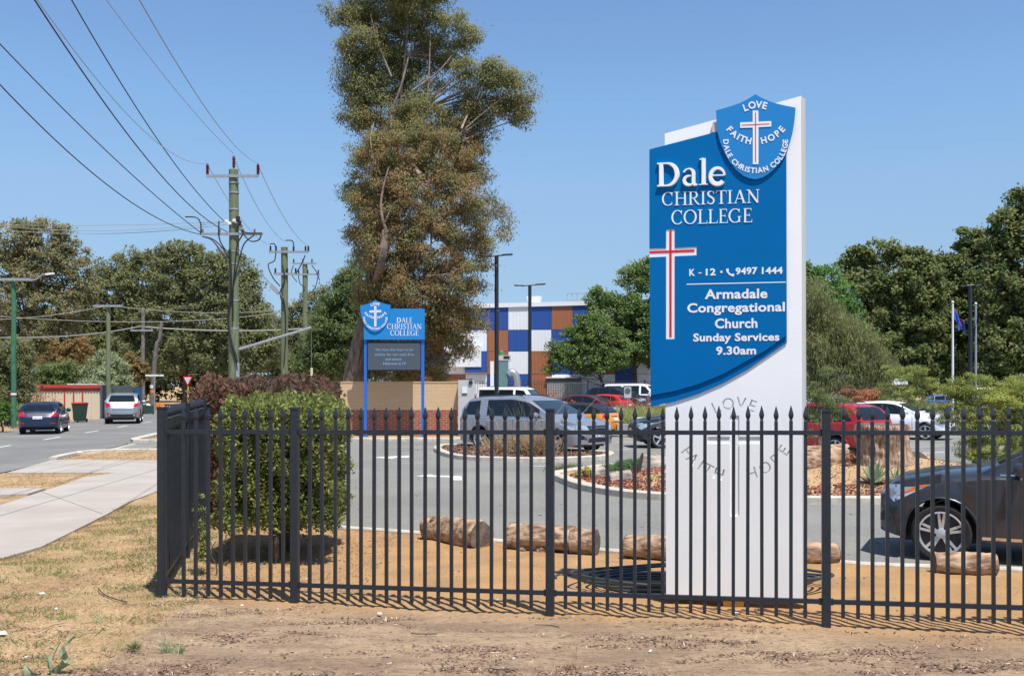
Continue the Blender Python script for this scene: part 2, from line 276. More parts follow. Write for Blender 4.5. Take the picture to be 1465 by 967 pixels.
    bp = N.new('ShaderNodeBump'); bp.inputs['Strength'].default_value = .9; bp.inputs['Distance'].default_value = .02; L.new(nz_(22, 12, .75), bp.inputs['Height']); L.new(bp.outputs[0], b.inputs['Normal'])
    link('ground', me, m, kind='structure')
    return
ground()
def gz(x, y): return .012+float(bumpf(x, y))
def flat(name, poly, z, m, kind='structure', skirt=0):
    me = bpy.data.meshes.new(name); me.from_pydata([(x, y, z) for x, y in poly], [], [tuple(range(len(poly)))])
    bm = bmesh.new(); bm.from_mesh(me); bmesh.ops.triangulate(bm, faces=bm.faces[:], ngon_method='EAR_CLIP'); bmesh.ops.recalc_face_normals(bm, faces=bm.faces[:])
    if sum(f.normal.z for f in bm.faces) < 0: bmesh.ops.reverse_faces(bm, faces=bm.faces[:])
    if skirt:
        bd = [e for e in bm.edges if e.is_boundary]; r_ = bmesh.ops.extrude_edge_only(bm, edges=bd)
        for v_ in r_['geom']:
            if isinstance(v_, bmesh.types.BMVert): v_.co.z -= skirt
    bm.to_mesh(me); bm.free(); return link(name, me, m, kind=kind)
flat('road', road_poly, .022, M['road']); flat('car_park', carpark_poly, .030, M['asph'])
flat('footpath', path_poly, .036, M['path'], skirt=.08); flat('footpath_slab', slab_poly, .042, M['path'], skirt=.08)
def strip(name, pts, wd, z0, z1, m, kind='structure', parent=None, closed=False):     # raised strip, a real kerb profile with a rounded top edge
    pts = [Vector((p[0], p[1], 0)) for p in pts]; n = len(pts); mb = MB(); vs = []
    for i, p in enumerate(pts):
        a = pts[(i-1) % n] if closed or i else p; c = pts[(i+1) % n] if closed or i < n-1 else p; t = (c-a).normalized(); s = Vector((-t.y, t.x, 0))
        for o, z in ((-.5, z0), (-.5, z1-.02), (-.38, z1), (.38, z1), (.5, z1-.02), (.5, z0)): vs.append(p+s*o*wd+Vector((0, 0, z)))
    fs = [(i*6+k, ((i+1) % n)*6+k, ((i+1) % n)*6+k+1, i*6+k+1) for i in range(n if closed else n-1) for k in range(5)]
    if not closed: fs += [(0, 1, 2, 3, 4, 5), tuple((n-1)*6+k for k in (5, 4, 3, 2, 1, 0))]
    mb.add(vs, fs); o = mb.build(name, m, parent, 30, kind); bm = bmesh.new(); bm.from_mesh(o.data); bmesh.ops.recalc_face_normals(bm, faces=bm.faces[:]); bm.to_mesh(o.data); bm.free(); return o
def curve(pts, n=8, closed=False):      # Catmull-Rom
    pts = [Vector(p) for p in pts]; N = len(pts); out = []
    for i in range(N if closed else N-1):
        g = lambda k: pts[k % N] if closed else pts[min(max(k, 0), N-1)]
        a, b, c, d = g(i-1), g(i), g(i+1), g(i+2)
        for k in range(n):
            t = k/n; out.append(.5*((2*b)+(c-a)*t+(2*a-5*b+4*c-d)*t*t+(3*b-a-3*c+d)*t**3))
    if not closed: out.append(pts[-1])
    return out
strip('edge_kerb', curve([(x, y) for x, y in edge_near]+[(20, 9.6)], 4), .13, -.05, .050, M['kerb'])
strip('road_kerb', [rd(-5, -.08), rd(12, -.08), rd(25.2, -.08)], .18, -.05, .10, M['kerb'])
strip('road_kerb', curve(GP([(75, 658.5), (85, 655.5), (104, 651.5), (115, 650.5)]), 4), .22, -.05, .10, M['kerb'])
strip('road_edge_strip', GP([(115, 650.4), (145, 647), (160, 644), (192, 636)]), .16, .0, .036, M['kerb'])
strip('verge_kerb', GP([(108, 650), (135, 647.5), (175, 646), (232, 645.5)])+[(-9.2, 34.7)], .18, -.05, .10, M['kerb'])
strip('road_kerb', [tuple(G(232, 633.5)[:2]), tuple(G(196, 633.5)[:2]), tuple(G(193, 631.5)[:2]), tuple(G(205, 628.5)[:2]), rd(44.5, 0), rd(70, 0), rd(130, 0)], .35, -.05, .14, M['kerb'])
strip('car_park_kerb', [(-13.5, 39.6), (-11.5, 40.35), (-6, 40.35), (-2.2, 40.35), (-1.6, 41.5), (-1.4, 52)], .3, -.05, .14, M['kerb'])
def line(name, a, b, wd, z, m=None):
    a, b = Vector((*a, 0)), Vector((*b, 0)); t = (b-a).normalized(); s = Vector((-t.y, t.x, 0))*wd/2
    return flat(name, [tuple((p)[:2]) for p in (a-s, b-s, b+s, a+s)], z, m or M['mark'])
for k in range(-2, 14):      # dashed centre line
    Y0 = 35.2+k*6.05; line('centre_line_dash', rd(Y0, 3.75), rd(Y0+2.3, 3.75), .12, .028)
for a, b in (((540, 655.6), (585, 655.6)),): pass
def arrow(cx, cy, s):
    c = G(cx, cy); pts = [(-3, -.18), (.2, -.18), (.2, -.62), (2.4, .0), (.2, .62), (.2, .18), (-3, .18)]
    return flat('painted_arrow', [(c.x-x*s*.46, c.y+y*s*1.1) for x, y in pts][::-1], .036, M['mark'])
flat('painted_arrow', GP([(594, 683), (616, 680.5), (620, 682), (660, 683), (661, 689), (646, 689), (642, 684.5), (619, 684.2)]), .036, M['mark'])
flat('painted_arrow', GP([(531, 656), (560, 654.3), (586, 653.2), (584, 656), (566, 656.2), (562, 657.6)]), .036, M['mark'])
for (a, b) in (((760, 668.3), (806, 668.6)), ((880, 634), (905, 634)), ((1315, 650), (1352, 648)), ((1300, 641), (1345, 640)), ((884, 645), (900, 644))):
    A, B = G(*a), G(*b); line('bay_line', A[:2], B[:2], .12, .036)
# expansion joints across the footpath
for a, b in (((0, 737), (232, 668)), ((60, 700), (232, 655)),):
    pass
for a, b in (((147, 738), (60, 706)), ((232, 664), (160, 661))):
    A, B = G(*a), G(*b); line('footpath_joint', A[:2], B[:2], .012, .0385, M['greys'])
line('footpath_joint', G(0, 741)[:2], G(232, 671)[:2], .012, .0395, M['greys'])

def island(name, outline, ztop, m, mound=None, n=10):
    c = sum((Vector((*p, 0)) for p in outline), Vector())/len(outline); N = len(outline); vs = []; fs = []
    for k in range(n):
        s = 1-k/n
        for p in outline:
            q = c+(Vector((*p, 0))-c)*s; z = ztop+(noise.noise((q.x*2.5, q.y*2.5, 3))*.03 if k else 0)
            if mound: z += sum(h*math.exp(-(((q.x-mx)/sx)**2+((q.y-my)/sy)**2)) for mx, my, sx, sy, h in mound)*min(1, k/3)
            vs.append((q.x, q.y, z))
    z = ztop+(sum(h*math.exp(-(((c.x-mx)/sx)**2+((c.y-my)/sy)**2)) for mx, my, sx, sy, h in mound) if mound else 0); vs.append((c.x, c.y, z))
    for k in range(n-1): fs += [(k*N+i, k*N+(i+1) % N, (k+1)*N+(i+1) % N, (k+1)*N+i) for i in range(N)]
    fs += [((n-1)*N+i, (n-1)*N+(i+1) % N, len(vs)-1) for i in range(N)]
    mb = MB(); mb.add(vs, fs); o = mb.build(name, m, None, 80, 'structure'); bm = bmesh.new(); bm.from_mesh(o.data); bmesh.ops.recalc_face_normals(bm, faces=bm.faces[:])
    if sum(f.normal.z for f in bm.faces) < 0: bmesh.ops.reverse_faces(bm, faces=bm.faces[:])
    bm.to_mesh(o.data); bm.free(); return o
def inside_pts(poly, n, inset=.93):
    P_ = np.array([p[:2] for p in poly]); c = P_.mean(0); lo, hi = P_.min(0), P_.max(0); q = rng.uniform(lo, hi, (n*4, 2)); Q = [tuple(c+(p-c)*inset) for p in P_]
    return q[inpoly(q[:, 0], q[:, 1], Q)][:n]
is1 = [tuple(p[:2]) for p in curve([(*p, 0) for p in GP([(626, 645), (633, 651), (655, 657.5), (700, 661), (780, 662), (855, 659), (872, 655), (862, 651.5), (790, 648), (700, 643), (640, 641)])], 5, True)]
strip('island_kerb', is1, .24, -.02, .16, M['kerb'], closed=True); island('island_mulch', is1, .10, M['mulch'])
is2 = [tuple(p[:2]) for p in curve([(*p, 0) for p in GP([(797, 684), (806, 691), (835, 702), (890, 712), (955, 717.5), (1050, 721), (1200, 723), (1330, 723)])+[(12, 18.6), (12.9, 20.5), (12.2, 23.5), (9.6, 27), (7.0, 28.4), (4.5, 27.6), (2.6, 27)]], 5, True)]
MOUND = [(8.1, 22.6, 2.6, 1.9, .55), (4.3, 23.4, 1.4, 1.4, .35)]
strip('island_kerb', is2, .26, -.02, .17, M['kerb'], closed=True)
for o in (island('island_bed', is2, .11, M['soil'], MOUND, 24),): pass
def mz(x, y): return .11+sum(h*math.exp(-(((x-mx)/sx)**2+((y-my)/sy)**2)) for mx, my, sx, sy, h in MOUND)
def GM(px, py):      # the point of the mound seen at a pixel
    z = .3
    for _ in range(12): g = G(px, py, z); z = .5*z+.5*mz(g.x, g.y)
    return g
def chips(name, poly, n, s, m, zf, filt=None, label=''):
    q = inside_pts(poly, n)
    if filt is not None: q = q[filt(q)]
    C = np.array([(x, y, zf(x, y)+random.uniform(.005, .03)) for x, y in q]); D = rng.normal(size=C.shape)*[1, 1, .35]
    o = quads(name, leaves(C, D, rng.uniform(.5, 1.3, len(C))*s, rng.uniform(.3, .6, len(C))*s), m, kind='stuff'); tag(o, label, 'mulch')
chips('bark_chips', is1, 5000, .10, M['chip'], lambda x, y: .11, None, 'brown bark chips covering the narrow kerbed island beside the silver people mover')
chips('bed_litter', is2, 9000, .05, M['litter'], mz, lambda q: q[:, 1] > 19.5, 'brown twigs and crumbs scattered over the sand mound of the large bed')
chips('red_bark_chips', is2, 16000, .09, M['redchip'], mz, lambda q: (q[:, 1]-.05*np.sin(q[:, 0]*3) < 20.6) | (q[:, 0] < 3.6), 'red bark chips along the kerb of the large garden bed')

# ------------------------------------------------------------------ TEXT: plain letters from the built-in font, serif capitals drawn here
def text_mesh(s, bold=0.0, ext=.5, align='LEFT', res=3):
    c = bpy.data.curves.new('t', 'FONT'); c.body = s; c.size = 1; c.extrude = ext; c.offset = bold; c.resolution_u = res; c.align_x = align; c.space_character = 1+bold*1.5
    o = bpy.data.objects.new('t', c); COL.objects.link(o); bpy.context.view_layer.update()
    me = bpy.data.meshes.new_from_object(o.evaluated_get(bpy.context.evaluated_depsgraph_get())); bpy.data.objects.remove(o); bpy.data.curves.remove(c); me.materials.clear(); return me
GLY = {}
def glyph(ch, bold=.025):
    k = (ch, bold)
    if k not in GLY:
        me = text_mesh(ch, bold, .5); vs = np.array([v.co[:] for v in me.vertices]) if len(me.vertices) else np.zeros((0, 3)); fs = [tuple(p.vertices) for p in me.polygons]; GLY[k] = (vs, fs); bpy.data.meshes.remove(me)
    return GLY[k]
class Plane_:       # an upright face: px -> its own (u, v)
    def __init__(s, O, ang): s.O = Vector(O); s.a = ang; s.u = Vector((math.cos(ang), -math.sin(ang), 0)); s.n = Vector((-math.sin(ang), -math.cos(ang), 0))
    def uv(s, px, py, off=0):
        d = Vector(((px-CX)/F, 1, (HY-py)/F)); c = Vector((0, 0, EYE)); Q = s.O+s.n*off; t = (Q-c).dot(s.n)/d.dot(s.n); p = c+d*t-s.O; return (p.dot(s.u), p.z)
    def poly(s, pts, off=0): return [s.uv(x, y, off) for x, y in pts]
def fit(vs, fs, tgt, w0, w1):     # tgt: four (u,v): bl, br, tr, tl ; letter outline fitted into the quadrilateral
    lo, hi = vs[:, :2].min(0), vs[:, :2].max(0); q = (vs[:, :2]-lo)/(hi-lo); bl, br, tr, tl = [np.array(t) for t in tgt]
    a, b = q[:, :1], q[:, 1:]; uv = bl*(1-a)*(1-b)+br*a*(1-b)+tr*a*b+tl*(1-a)*b; w = np.where(vs[:, 2] > 0, w1, w0)
    return [(u, -ww, v) for (u, v), ww in zip(uv, w)], fs
def put_text(S, parent, s, quad_px, off, m, bold=.025, name='lettering', thick=.003):
    me = text_mesh(s, bold, .5); vs = np.array([v.co[:] for v in me.vertices]); fs = [tuple(p.vertices) for p in me.polygons]
    V, Fc = fit(vs, fs, S.poly(quad_px, off), off-.001, off+thick); mb = MB(); mb.add(V, Fc); return mb.build(name, m, parent)
def ring_text(S, parent, items, off, m, bold=.025, name='lettering', w0=None, w1=None, ret=False):      # items: (char, cx, cy, height, turn) in px, turn clockwise
    mb = MB()
    for ch, cx, cy, h, a in items:
        vs, fs = glyph(ch, bold)
        if not len(vs): continue
        lo, hi = vs[:, :2].min(0), vs[:, :2].max(0); q = (vs[:, :2]-(lo+hi)/2)/.72*h; q[:, 0] *= .98; ca, sa = math.cos(math.radians(a)), math.sin(math.radians(a))
        out = []
        for (x, y), z in zip(q, vs[:, 2]):
            X = x*ca+y*sa; Yp = -x*sa+y*ca; u, v = S.uv(cx+X, cy-Yp, off); out.append((u, -((w1 if w1 is not None else off+.003) if z > 0 else (w0 if w0 is not None else off-.001)), v))
        mb.add(out, fs)
    return mb if ret else mb.build(name, m, parent)
def arc(s, cx, cy, r, a0, a1, h, down=True):      # letters spread along an arc, angles from straight down (or up), clockwise seen from above/below
    wd = []
    for ch in s:
        vs, _ = glyph(ch); wd.append((np.ptp(vs[:, 0]) if len(vs) else .28)+.13)
    tot = sum(wd); c = 0; out = []
    for ch, w_ in zip(s, wd):
        t = (c+w_/2)/tot; c += w_; a = a0+(a1-a0)*t; ar = math.radians(a)
        if down: out.append((ch, cx+r*math.sin(ar), cy+r*math.cos(ar), h, -a))
        else: out.append((ch, cx+r*math.sin(ar), cy-r*math.cos(ar), h, a))
    return out
def arc_pts(cx, cy, r, a0, a1, n, r2=None): return [(cx+r*math.cos(math.radians(a0+(a1-a0)*i/n)), cy+(r2 or r)*math.sin(math.radians(a0+(a1-a0)*i/n))) for i in range(n+1)]
def serif(ch):      # strokes: (points, widths); cap height 1. returns (advance, strokes)
    T, t = .125, .048; sf = lambda x, y, w_=.16: ([(x-w_, y), (x+w_, y)], [t*.9]*2)
    def el(cx, cy, rx, ry, a0, a1, n=22):
        P_ = []; W_ = []
        for i in range(n+1):
            a = math.radians(a0+(a1-a0)*i/n); P_.append((cx+rx*math.cos(a), cy+ry*math.sin(a))); W_.append(t+(T-t)*abs(math.cos(a))**1.3)
        return (P_, W_)
    st = lambda x: ([(x, .02), (x, .98)], [T]*2); k = t/2
    if ch == 'C': return .86, [el(.44, .5, .38, .48, 48, 312), ([(.70, .70), (.72, .97)], [.03, .07]), ([(.70, .27), (.73, .12)], [.02, .04])]
    if ch == 'O': return .98, [el(.47, .5, .40, .48, 0, 360, 36)]
    if ch == 'G': return .95, [el(.46, .5, .40, .48, 48, 318), ([(.74, .04), (.74, .42)], [T*.9]*2), sf(.76, .43, .13), ([(.72, .72), (.74, .97)], [.03, .07])]
    if ch == 'H': return .98, [st(.2), st(.78), ([(.2, .51), (.78, .51)], [t]*2), sf(.2, k), sf(.2, 1-k), sf(.78, k), sf(.78, 1-k)]
    if ch == 'R': return .86, [st(.2), ([(.2, .97), (.42, .97)], [t]*2), el(.42, .735, .22, .235, 90, -90, 12), ([(.2, .5), (.42, .5)], [t]*2), ([(.42, .5), (.60, .2), (.76, .03)], [T*.8, T*.8, T*.7]), sf(.2, k), sf(.14, 1-k, .1), sf(.78, k, .08)]
    if ch == 'I': return .44, [st(.22), sf(.22, k), sf(.22, 1-k)]
    if ch == 'S': return .66, [([tuple(p[:2]) for p in curve([(.53, .82, 0), (.42, .95, 0), (.24, .96, 0), (.13, .80, 0), (.22, .62, 0), (.42, .48, 0), (.54, .30, 0), (.45, .08, 0), (.27, .03, 0), (.12, .16, 0)], 4)], [.04+.085*math.sin(math.pi*i/36)**1.0 for i in range(37)]), ([(.54, .74), (.53, .96)], [.02, .06]), ([(.11, .05), (.12, .26)], [.06, .02])]
    if ch == 'T': return .78, [st(.4), ([(.06, 1-k), (.74, 1-k)], [t]*2), sf(.4, k), ([(.06, .99), (.05, .78)], [.05, .02]), ([(.74, .99), (.75, .78)], [.05, .02])]
    if ch == 'A': return .90, [([(.15, .02), (.47, .99)], [t*1.1]*2), ([(.46, .99), (.76, .02)], [T*1.05]*2), ([(.25, .34), (.64, .34)], [t]*2), sf(.14, k, .12), sf(.77, k, .14)]
    if ch == 'N': return 1.0, [([(.2, .02), (.2, .96)], [t*1.1]*2), ([(.8, .0), (.8, .98)], [t*1.1]*2), ([(.17, .98), (.8, .02)], [T*1.1]*2), sf(.2, k, .12), sf(.12, 1-k, .1), sf(.8, 1-k, .12)]
    if ch == 'L': return .72, [st(.2), ([(.15, k), (.66, k)], [t]*2), sf(.2, 1-k), sf(.14, k, .1), ([(.66, .01), (.69, .22)], [.05, .02])]
    if ch == 'E': return .74, [st(.2), ([(.1, k), (.64, k)], [t]*2), ([(.1, 1-k), (.6, 1-k)], [t]*2), ([(.2, .51), (.5, .51)], [t]*2), ([(.64, .01), (.68, .22)], [.05, .02]), ([(.6, .99), (.61, .80)], [.05, .02]), ([(.5, .42), (.5, .60)], [.03]*2)]
    if ch == 'D': return 1.0, [([(.2, .02), (.2, .98)], [.17]*2), ([(.05, .965), (.42, .965)], [.07]*2), ([(.05, .035), (.42, .035)], [.07]*2), (lambda e: (e[0], [.07+.11*abs(math.cos(math.radians(90-180*i/16))) for i in range(17)]))(el(.42, .5, .40, .465, 90, -90, 16))]
    if ch == 'a': return .66, [([tuple(p[:2]) for p in curve([(.08, .56, 0), (.16, .66, 0), (.32, .70, 0), (.45, .58, 0), (.46, .40, 0), (.46, .14, 0), (.50, .04, 0), (.62, .03, 0)], 3)], [.06, .08, .07, .06, .06, .06, .07, .09, .11, .13, .14, .14, .14, .14, .14, .14, .14, .13, .12, .10, .07, .05]), (lambda e: (e[0], [.05+.09*math.sin(math.pi*i/18) for i in range(19)]))(el(.30, .22, .20, .19, 70, 330, 18))]
    if ch == 'l': return .38, [([(.19, .02), (.19, 1.1)], [.155]*2), sf(.19, .03, .17), ([(.04, 1.06), (.2, 1.1)], [.05, .06])]
    if ch == 'e': return .70, [(lambda e: (e[0], [.05+.12*abs(math.sin(math.pi*i/48+.2)) for i in range(25)]))(el(.35, .35, .27, .33, 5, 320, 24)), ([(.12, .385), (.62, .385)], [.055]*2)]
    return .4, []
def serif_mb(s):      # returns polygons in text units
    x = 0; polys = []
    for ch in s:
        adv, ss = serif(ch)
        for pts, ws in ss:
            pts = [Vector(p) for p in pts]; n = len(pts); Lf = []; Rt = []; ws = [q*(1.12 if s == 'Dale' else 1) for q in ws]
            for i in range(n):
                d = (pts[min(i+1, n-1)]-pts[max(i-1, 0)]).normalized() if n > 1 else Vector((1, 0)); nn = Vector((-d.y, d.x)); w_ = ws[min(i, len(ws)-1)]/2
                Lf.append((pts[i].x+nn.x*w_+x, pts[i].y+nn.y*w_)); Rt.append((pts[i].x-nn.x*w_+x, pts[i].y-nn.y*w_))
            polys.append((Lf, Rt))
        x += adv
    return polys
def put_serif(S, parent, s, quad_px, off, m, thick=.004, name='lettering', bev=0, smooth=0):
    polys = serif_mb(s); allp = np.array([p for a, b in polys for p in a+b]); lo, hi = allp.min(0), allp.max(0); bl, br, tr, tl = [np.array(t) for t in S.poly(quad_px, off)]
    def f(p): a, b = (np.array(p)-lo)/(hi-lo); return bl*(1-a)*(1-b)+br*a*(1-b)+tr*a*b+tl*(1-a)*b
    mb = MB()
    for k, (Lf, Rt) in enumerate(polys):
        n = len(Lf); w1 = off+thick+k % 7*.0003
        Ls, Rs = [f(p) for p in Lf], [f(p) for p in Rt]
        if bev:     # rounded raised letter: a ridge along the stroke
            mid = [(a+b)/2 for a, b in zip(Ls, Rs)]; vs = []
            for a, b, c in zip(Ls, Rs, mid):
                for q, w_ in ((a, off), (a, off+thick*.6), ((a*.7+c*.3), w1), ((b*.7+c*.3), w1), (b, off+thick*.6), (b, off)): vs.append((q[0], -w_, q[1]))
            fs = [(i*6+j, (i+1)*6+j, (i+1)*6+j+1, i*6+j+1) for i in range(n-1) for j in range(5)]+[(0, 1, 2, 3, 4, 5), tuple((n-1)*6+j for j in (5, 4, 3, 2, 1, 0))]; mb.add(vs, fs)
        else:
            vs = []
            for a, b in zip(Ls, Rs): vs += [(a[0], -off, a[1]), (a[0], -w1, a[1]), (b[0], -w1, b[1]), (b[0], -off, b[1])]
            fs = [(i*4+j, (i+1)*4+j, (i+1)*4+j+1, i*4+j+1) for i in range(n-1) for j in range(3)]+[(0, 1, 2, 3), tuple((n-1)*4+j for j in (3, 2, 1, 0))]; mb.add(vs, fs)
    return mb.build(name, m, parent, smooth)
def Q4(x0, y0, x1, y1, sl=0): return [(x0, y0), (x1, y0+sl*(x1-x0)), (x1, y1+sl*(x1-x0)), (x0, y1)]      # bl, br, tr, tl in px

# ------------------------------------------------------------------ THE BIG SIGN
SA = math.radians(14); S = Plane_((1.543, 10.5, 0), SA)
sign = thing('college_sign', 'tall white monument sign with blue DALE CHRISTIAN COLLEGE panel and shield, behind the black fence', 'sign', S.O, -SA)
TH = .20
outl = S.poly([(953, 856), (1149, 859), (1146.5, 137.5), (951, 191.5)])
slab = MB().prism(outl, -TH, 0).build('slab', M['white'], sign)
def shield_pts(cx, cy, s):      # shield outline about (975, 416) of the enlarged view
    raw = [(970, 60), (1010, 82), (1050, 102), (1100, 122), (1150, 138), (1220, 155), (1308, 172), (1305, 220), (1298, 290), (1283, 380), (1262, 460), (1230, 545), (1190, 615), (1130, 685), (1080, 727), (1030, 757), (970, 772), (920, 763), (870, 742), (810, 693), (755, 625), (710, 545), (675, 460), (655, 380), (645, 290), (640, 195), (700, 180), (770, 158), (850, 130), (910, 98)]
    return [(cx+(x-972)*s, cy+(y-416)*s) for x, y in raw]
# engraved words and cross, cut into the slab
z8 = lambda x, y: (930+x/4.834, 560+y/4.834)
eng = [('L', *z8(458, 108), 17, -24), ('O', *z8(540, 84), 17, -8), ('V', *z8(630, 80), 17, 6), ('E', *z8(708, 98), 17, 19)]
ec = z8(590, 170)
for ch, a in zip('FAITH', (54, 45, 35.5, 27, 16)): r_ = 415/4.834; ar = math.radians(a); eng.append((ch, ec[0]-r_*math.sin(ar), ec[1]+r_*math.cos(ar), 17, a))
for ch, a in zip('HOPE', (16, 30, 43, 55)): r_ = 410/4.834; ar = math.radians(a); eng.append((ch, ec[0]+r_*math.sin(ar), ec[1]+r_*math.cos(ar), 17, -a))
cut = ring_text(S, None, eng, 0, None, .0, w0=-.02, w1=.02, ret=True)
x0, y0 = z8(553, 165); x1, y1 = z8(617, 862); xa, ya = z8(398, 312); xb, yb = z8(775, 360)
cut.prism(S.poly([(x0, ya), (x0, y0), (x1, y0), (x1, ya), (xb, ya), (xb, yb), (x1, yb), (x1, y1), (x0, y1), (x0, yb), (xa, yb), (xa, ya)]), -.012, .02)
cutter = cut.build('cutter', None); cutter.parent = sign
bo = slab.modifiers.new('engraving', 'BOOLEAN'); bo.object = cutter; bo.operation = 'DIFFERENCE'; bo.solver = 'EXACT'
bpy.context.view_layer.update(); me2 = bpy.data.meshes.new_from_object(slab.evaluated_get(bpy.context.evaluated_depsgraph_get())); slab.modifiers.clear(); slab.data = me2; bpy.data.objects.remove(cutter)
if not me2.materials: me2.materials.append(M['white'])
MB().prism(S.poly([(1149.3, 860), (1154.5, 861), (1152.3, 141), (1146.9, 137.9)]), -.17, -.02).build('edge_trim', M['trim'], sign)
MB().prism([(.56, -.25), (.76, -.25), (.76, .085), (.56, .075)], -.16, -.03).build('footing', M['yellow'], sign)
lay = lambda pts, off: S.poly(pts, off)
botA = [(931, 581.5), (966, 574), (1000, 563), (1034.5, 548), (1068.6, 529), (1102.7, 506), (1125.7, 490)]
pA = [(929, 214)]+botA+[(1125, 163)]
o = MB().prism(lay(pA, .014), .004, .014).build('back_panel', M['blue1'], sign)
botB = [(931, 565.5), (966, 559), (1000, 549), (1034.5, 535), (1068.6, 516), (1094, 502), (1125, 480)]
cw = [(952.9, 328.5), (965.5, 328.3), (965.5, 354.7), (997, 353), (997, 365.3), (965.5, 366.7), (965.5, 485), (952.9, 485.3), (952.9, 367.3), (929.0, 368.4), (929.0, 355.6), (952.9, 355.0)]
pB = [(929, 214)]+[(929, 355.6), (952.9, 355.0), (952.9, 328.5), (965.5, 328.3), (965.5, 354.7), (997, 353), (997, 365.3), (965.5, 366.7), (965.5, 485), (952.9, 485.3), (952.9, 367.3), (929, 368.4)]+botB+[(1125, 163)]
MB().prism(lay(pB, .032), .0142, .032).build('front_panel', M['blue1'], sign)
MB().prism(lay(cw, .026), .0143, .026).build('cross', M['wtxt'], sign)
rc = [(957.7, 329.5), (960.9, 329.5), (960.9, 358.2), (993.5, 356.8), (993.5, 360.2), (960.9, 361.4), (960.9, 482), (957.7, 482), (957.7, 361.6), (929.2, 362.5), (929.2, 359.2), (957.7, 358.4)]
MB().prism(lay(rc, .029), .0262, .0295).build('cross_strip', M['red'], sign)
SO = .052
sh = MB().prism(S.poly(shield_pts(915+972/5.86, 125+416/5.86, 1/5.86), SO), .0325, SO).build('shield', M['blue2'], sign)
MB().prism(S.poly([(1019, 178), (1027, 178), (1027, 190), (1019, 190)], .01), .001, .03).build('bracket', M['trim'], sign)
z5 = lambda x, y: (915+x/5.86, 125+y/5.86)
def shield_writing(cx, cy, s, SP, par, off, m, mr, thin=True):
    f = lambda x, y: (cx+(x-972)*s, cy+(y-416)*s)
    it = []; grp_ = []
    for ch, x, y, a in (('L', 889, 172, -20), ('O', 943, 152, -8), ('V', 1000, 147, 5), ('E', 1050, 156, 16)): it.append((ch, *f(x, y), 58*s, a))
    for ch, a in zip('FAITH', (50, 39.5, 30.5, 23, 12.5)): ar = math.radians(a); it.append((ch, *f(975-286*math.sin(ar), 170+286*math.cos(ar)), 54*s, a))
    grp_.append(it[:4]); grp_.append(it[4:]); n9 = len(it)
    for ch, a in zip('HOPE', (13.5, 27, 39.5, 50)): ar = math.radians(a); it.append((ch, *f(975+284*math.sin(ar), 170+284*math.cos(ar)), 54*s, -a))
    grp_.append(it[n9:]); c2 = f(973, 450); grp_.append(arc('DALE CHRISTIAN COLLEGE', c2[0], c2[1], 249*s, -93, 93, 44*s))
    for gi in grp_: ring_text(SP, par, gi, off+.001, m, .03, 'shield_lettering')
    cr = [f(*p) for p in ((948, 198), (996, 198), (997, 291), (1104, 286), (1104, 331), (997, 337), (997, 646), (949, 647), (949, 340), (843, 343), (843, 297), (948, 293))]
    MB().prism(SP.poly(cr, off), off, off+.005).build('shield_cross', m, par)
    cr = [f(*p) for p in ((969, 215), (976, 215), (976, 311), (1090, 306), (1090, 311), (976, 317), (976, 628), (969, 628), (969, 318), (855, 322), (855, 317), (969, 312))]
    MB().prism(SP.poly(cr, off), off+.0052, off+.007).build('cross_strip', mr, par)
shield_writing(915+972/5.86, 125+416/5.86, 1/5.86, S, sign, SO, M['wtxt'], M['red'])
zz = lambda x, y: (915+x/5.86, 215+y/5.86)
put_serif(S, sign, 'Dale', [zz(150, 325), zz(722, 305), zz(722, 58), zz(150, 84)], .032, M['chrome'], .026, 'raised_lettering', bev=1, smooth=50)
put_serif(S, sign, 'CHRISTIAN', [zz(188, 470), zz(1005, 443), zz(1005, 328), zz(188, 352)], .0325, M['wtxt'])
put_serif(S, sign, 'COLLEGE', [zz(267, 625), zz(945, 605), zz(945, 487), zz(267, 505)], .0325, M['wtxt'])
z3 = lambda x, y: (915+x/5.86, 365+y/5.86)
def q3(x0, yb0, x1, yb1, h): return [z3(x0, yb0), z3(x1, yb1), z3(x1, yb1-h), z3(x0, yb0-h)]
put_text(S, sign, 'K', q3(417, 176, 465, 175, 58), .0325, M['wtxt'], .028); put_text(S, sign, '12', q3(555, 172, 638, 170, 58), .0325, M['wtxt'], .028)
MB().prism(S.poly(q3(494, 155, 520, 154, 8), .0325), .0322, .0355).build('dash', M['wtxt'], sign)
MB().prism(S.poly([z3(686+10*math.cos(a_), 141+10*math.sin(a_)) for a_ in np.linspace(0, 6.0, 14)], .0325), .0322, .0355).build('bullet', M['wtxt'], sign)
put_text(S, sign, '9497', q3(805, 166, 988, 161, 60), .0325, M['wtxt'], .03)
put_text(S, sign, '1444', q3(1025, 160, 1200, 156, 58), .0325, M['wtxt'], .03)
ph = curve([(735, 115, 0), (742, 145, 0), (765, 165, 0), (792, 168, 0)], 5); pp = []; n_ = len(ph)
wp = [11]*4+[7]*(n_-8)+[11]*4
Lp = []; Rp = []
for i in range(n_):
    d = (ph[min(i+1, n_-1)]-ph[max(i-1, 0)]).normalized(); nn = Vector((-d.y, d.x, 0)); Lp.append(z3(*(ph[i]+nn*wp[i])[:2])); Rp.append(z3(*(ph[i]-nn*wp[i])[:2]))
MB().prism(S.poly(Lp+Rp[::-1], .0325), .0322, .0355).build('handset_symbol', M['wtxt'], sign)
MB().prism(S.poly([z3(395, 249), z3(395, 241), z3(1225, 223), z3(1225, 231)], .0325), .0322, .0345).build('divider_line', M['wtxt'], sign)
put_text(S, sign, 'Armadale', q3(547, 370, 1072, 362, 82), .0325, M['wtxt'], .026)
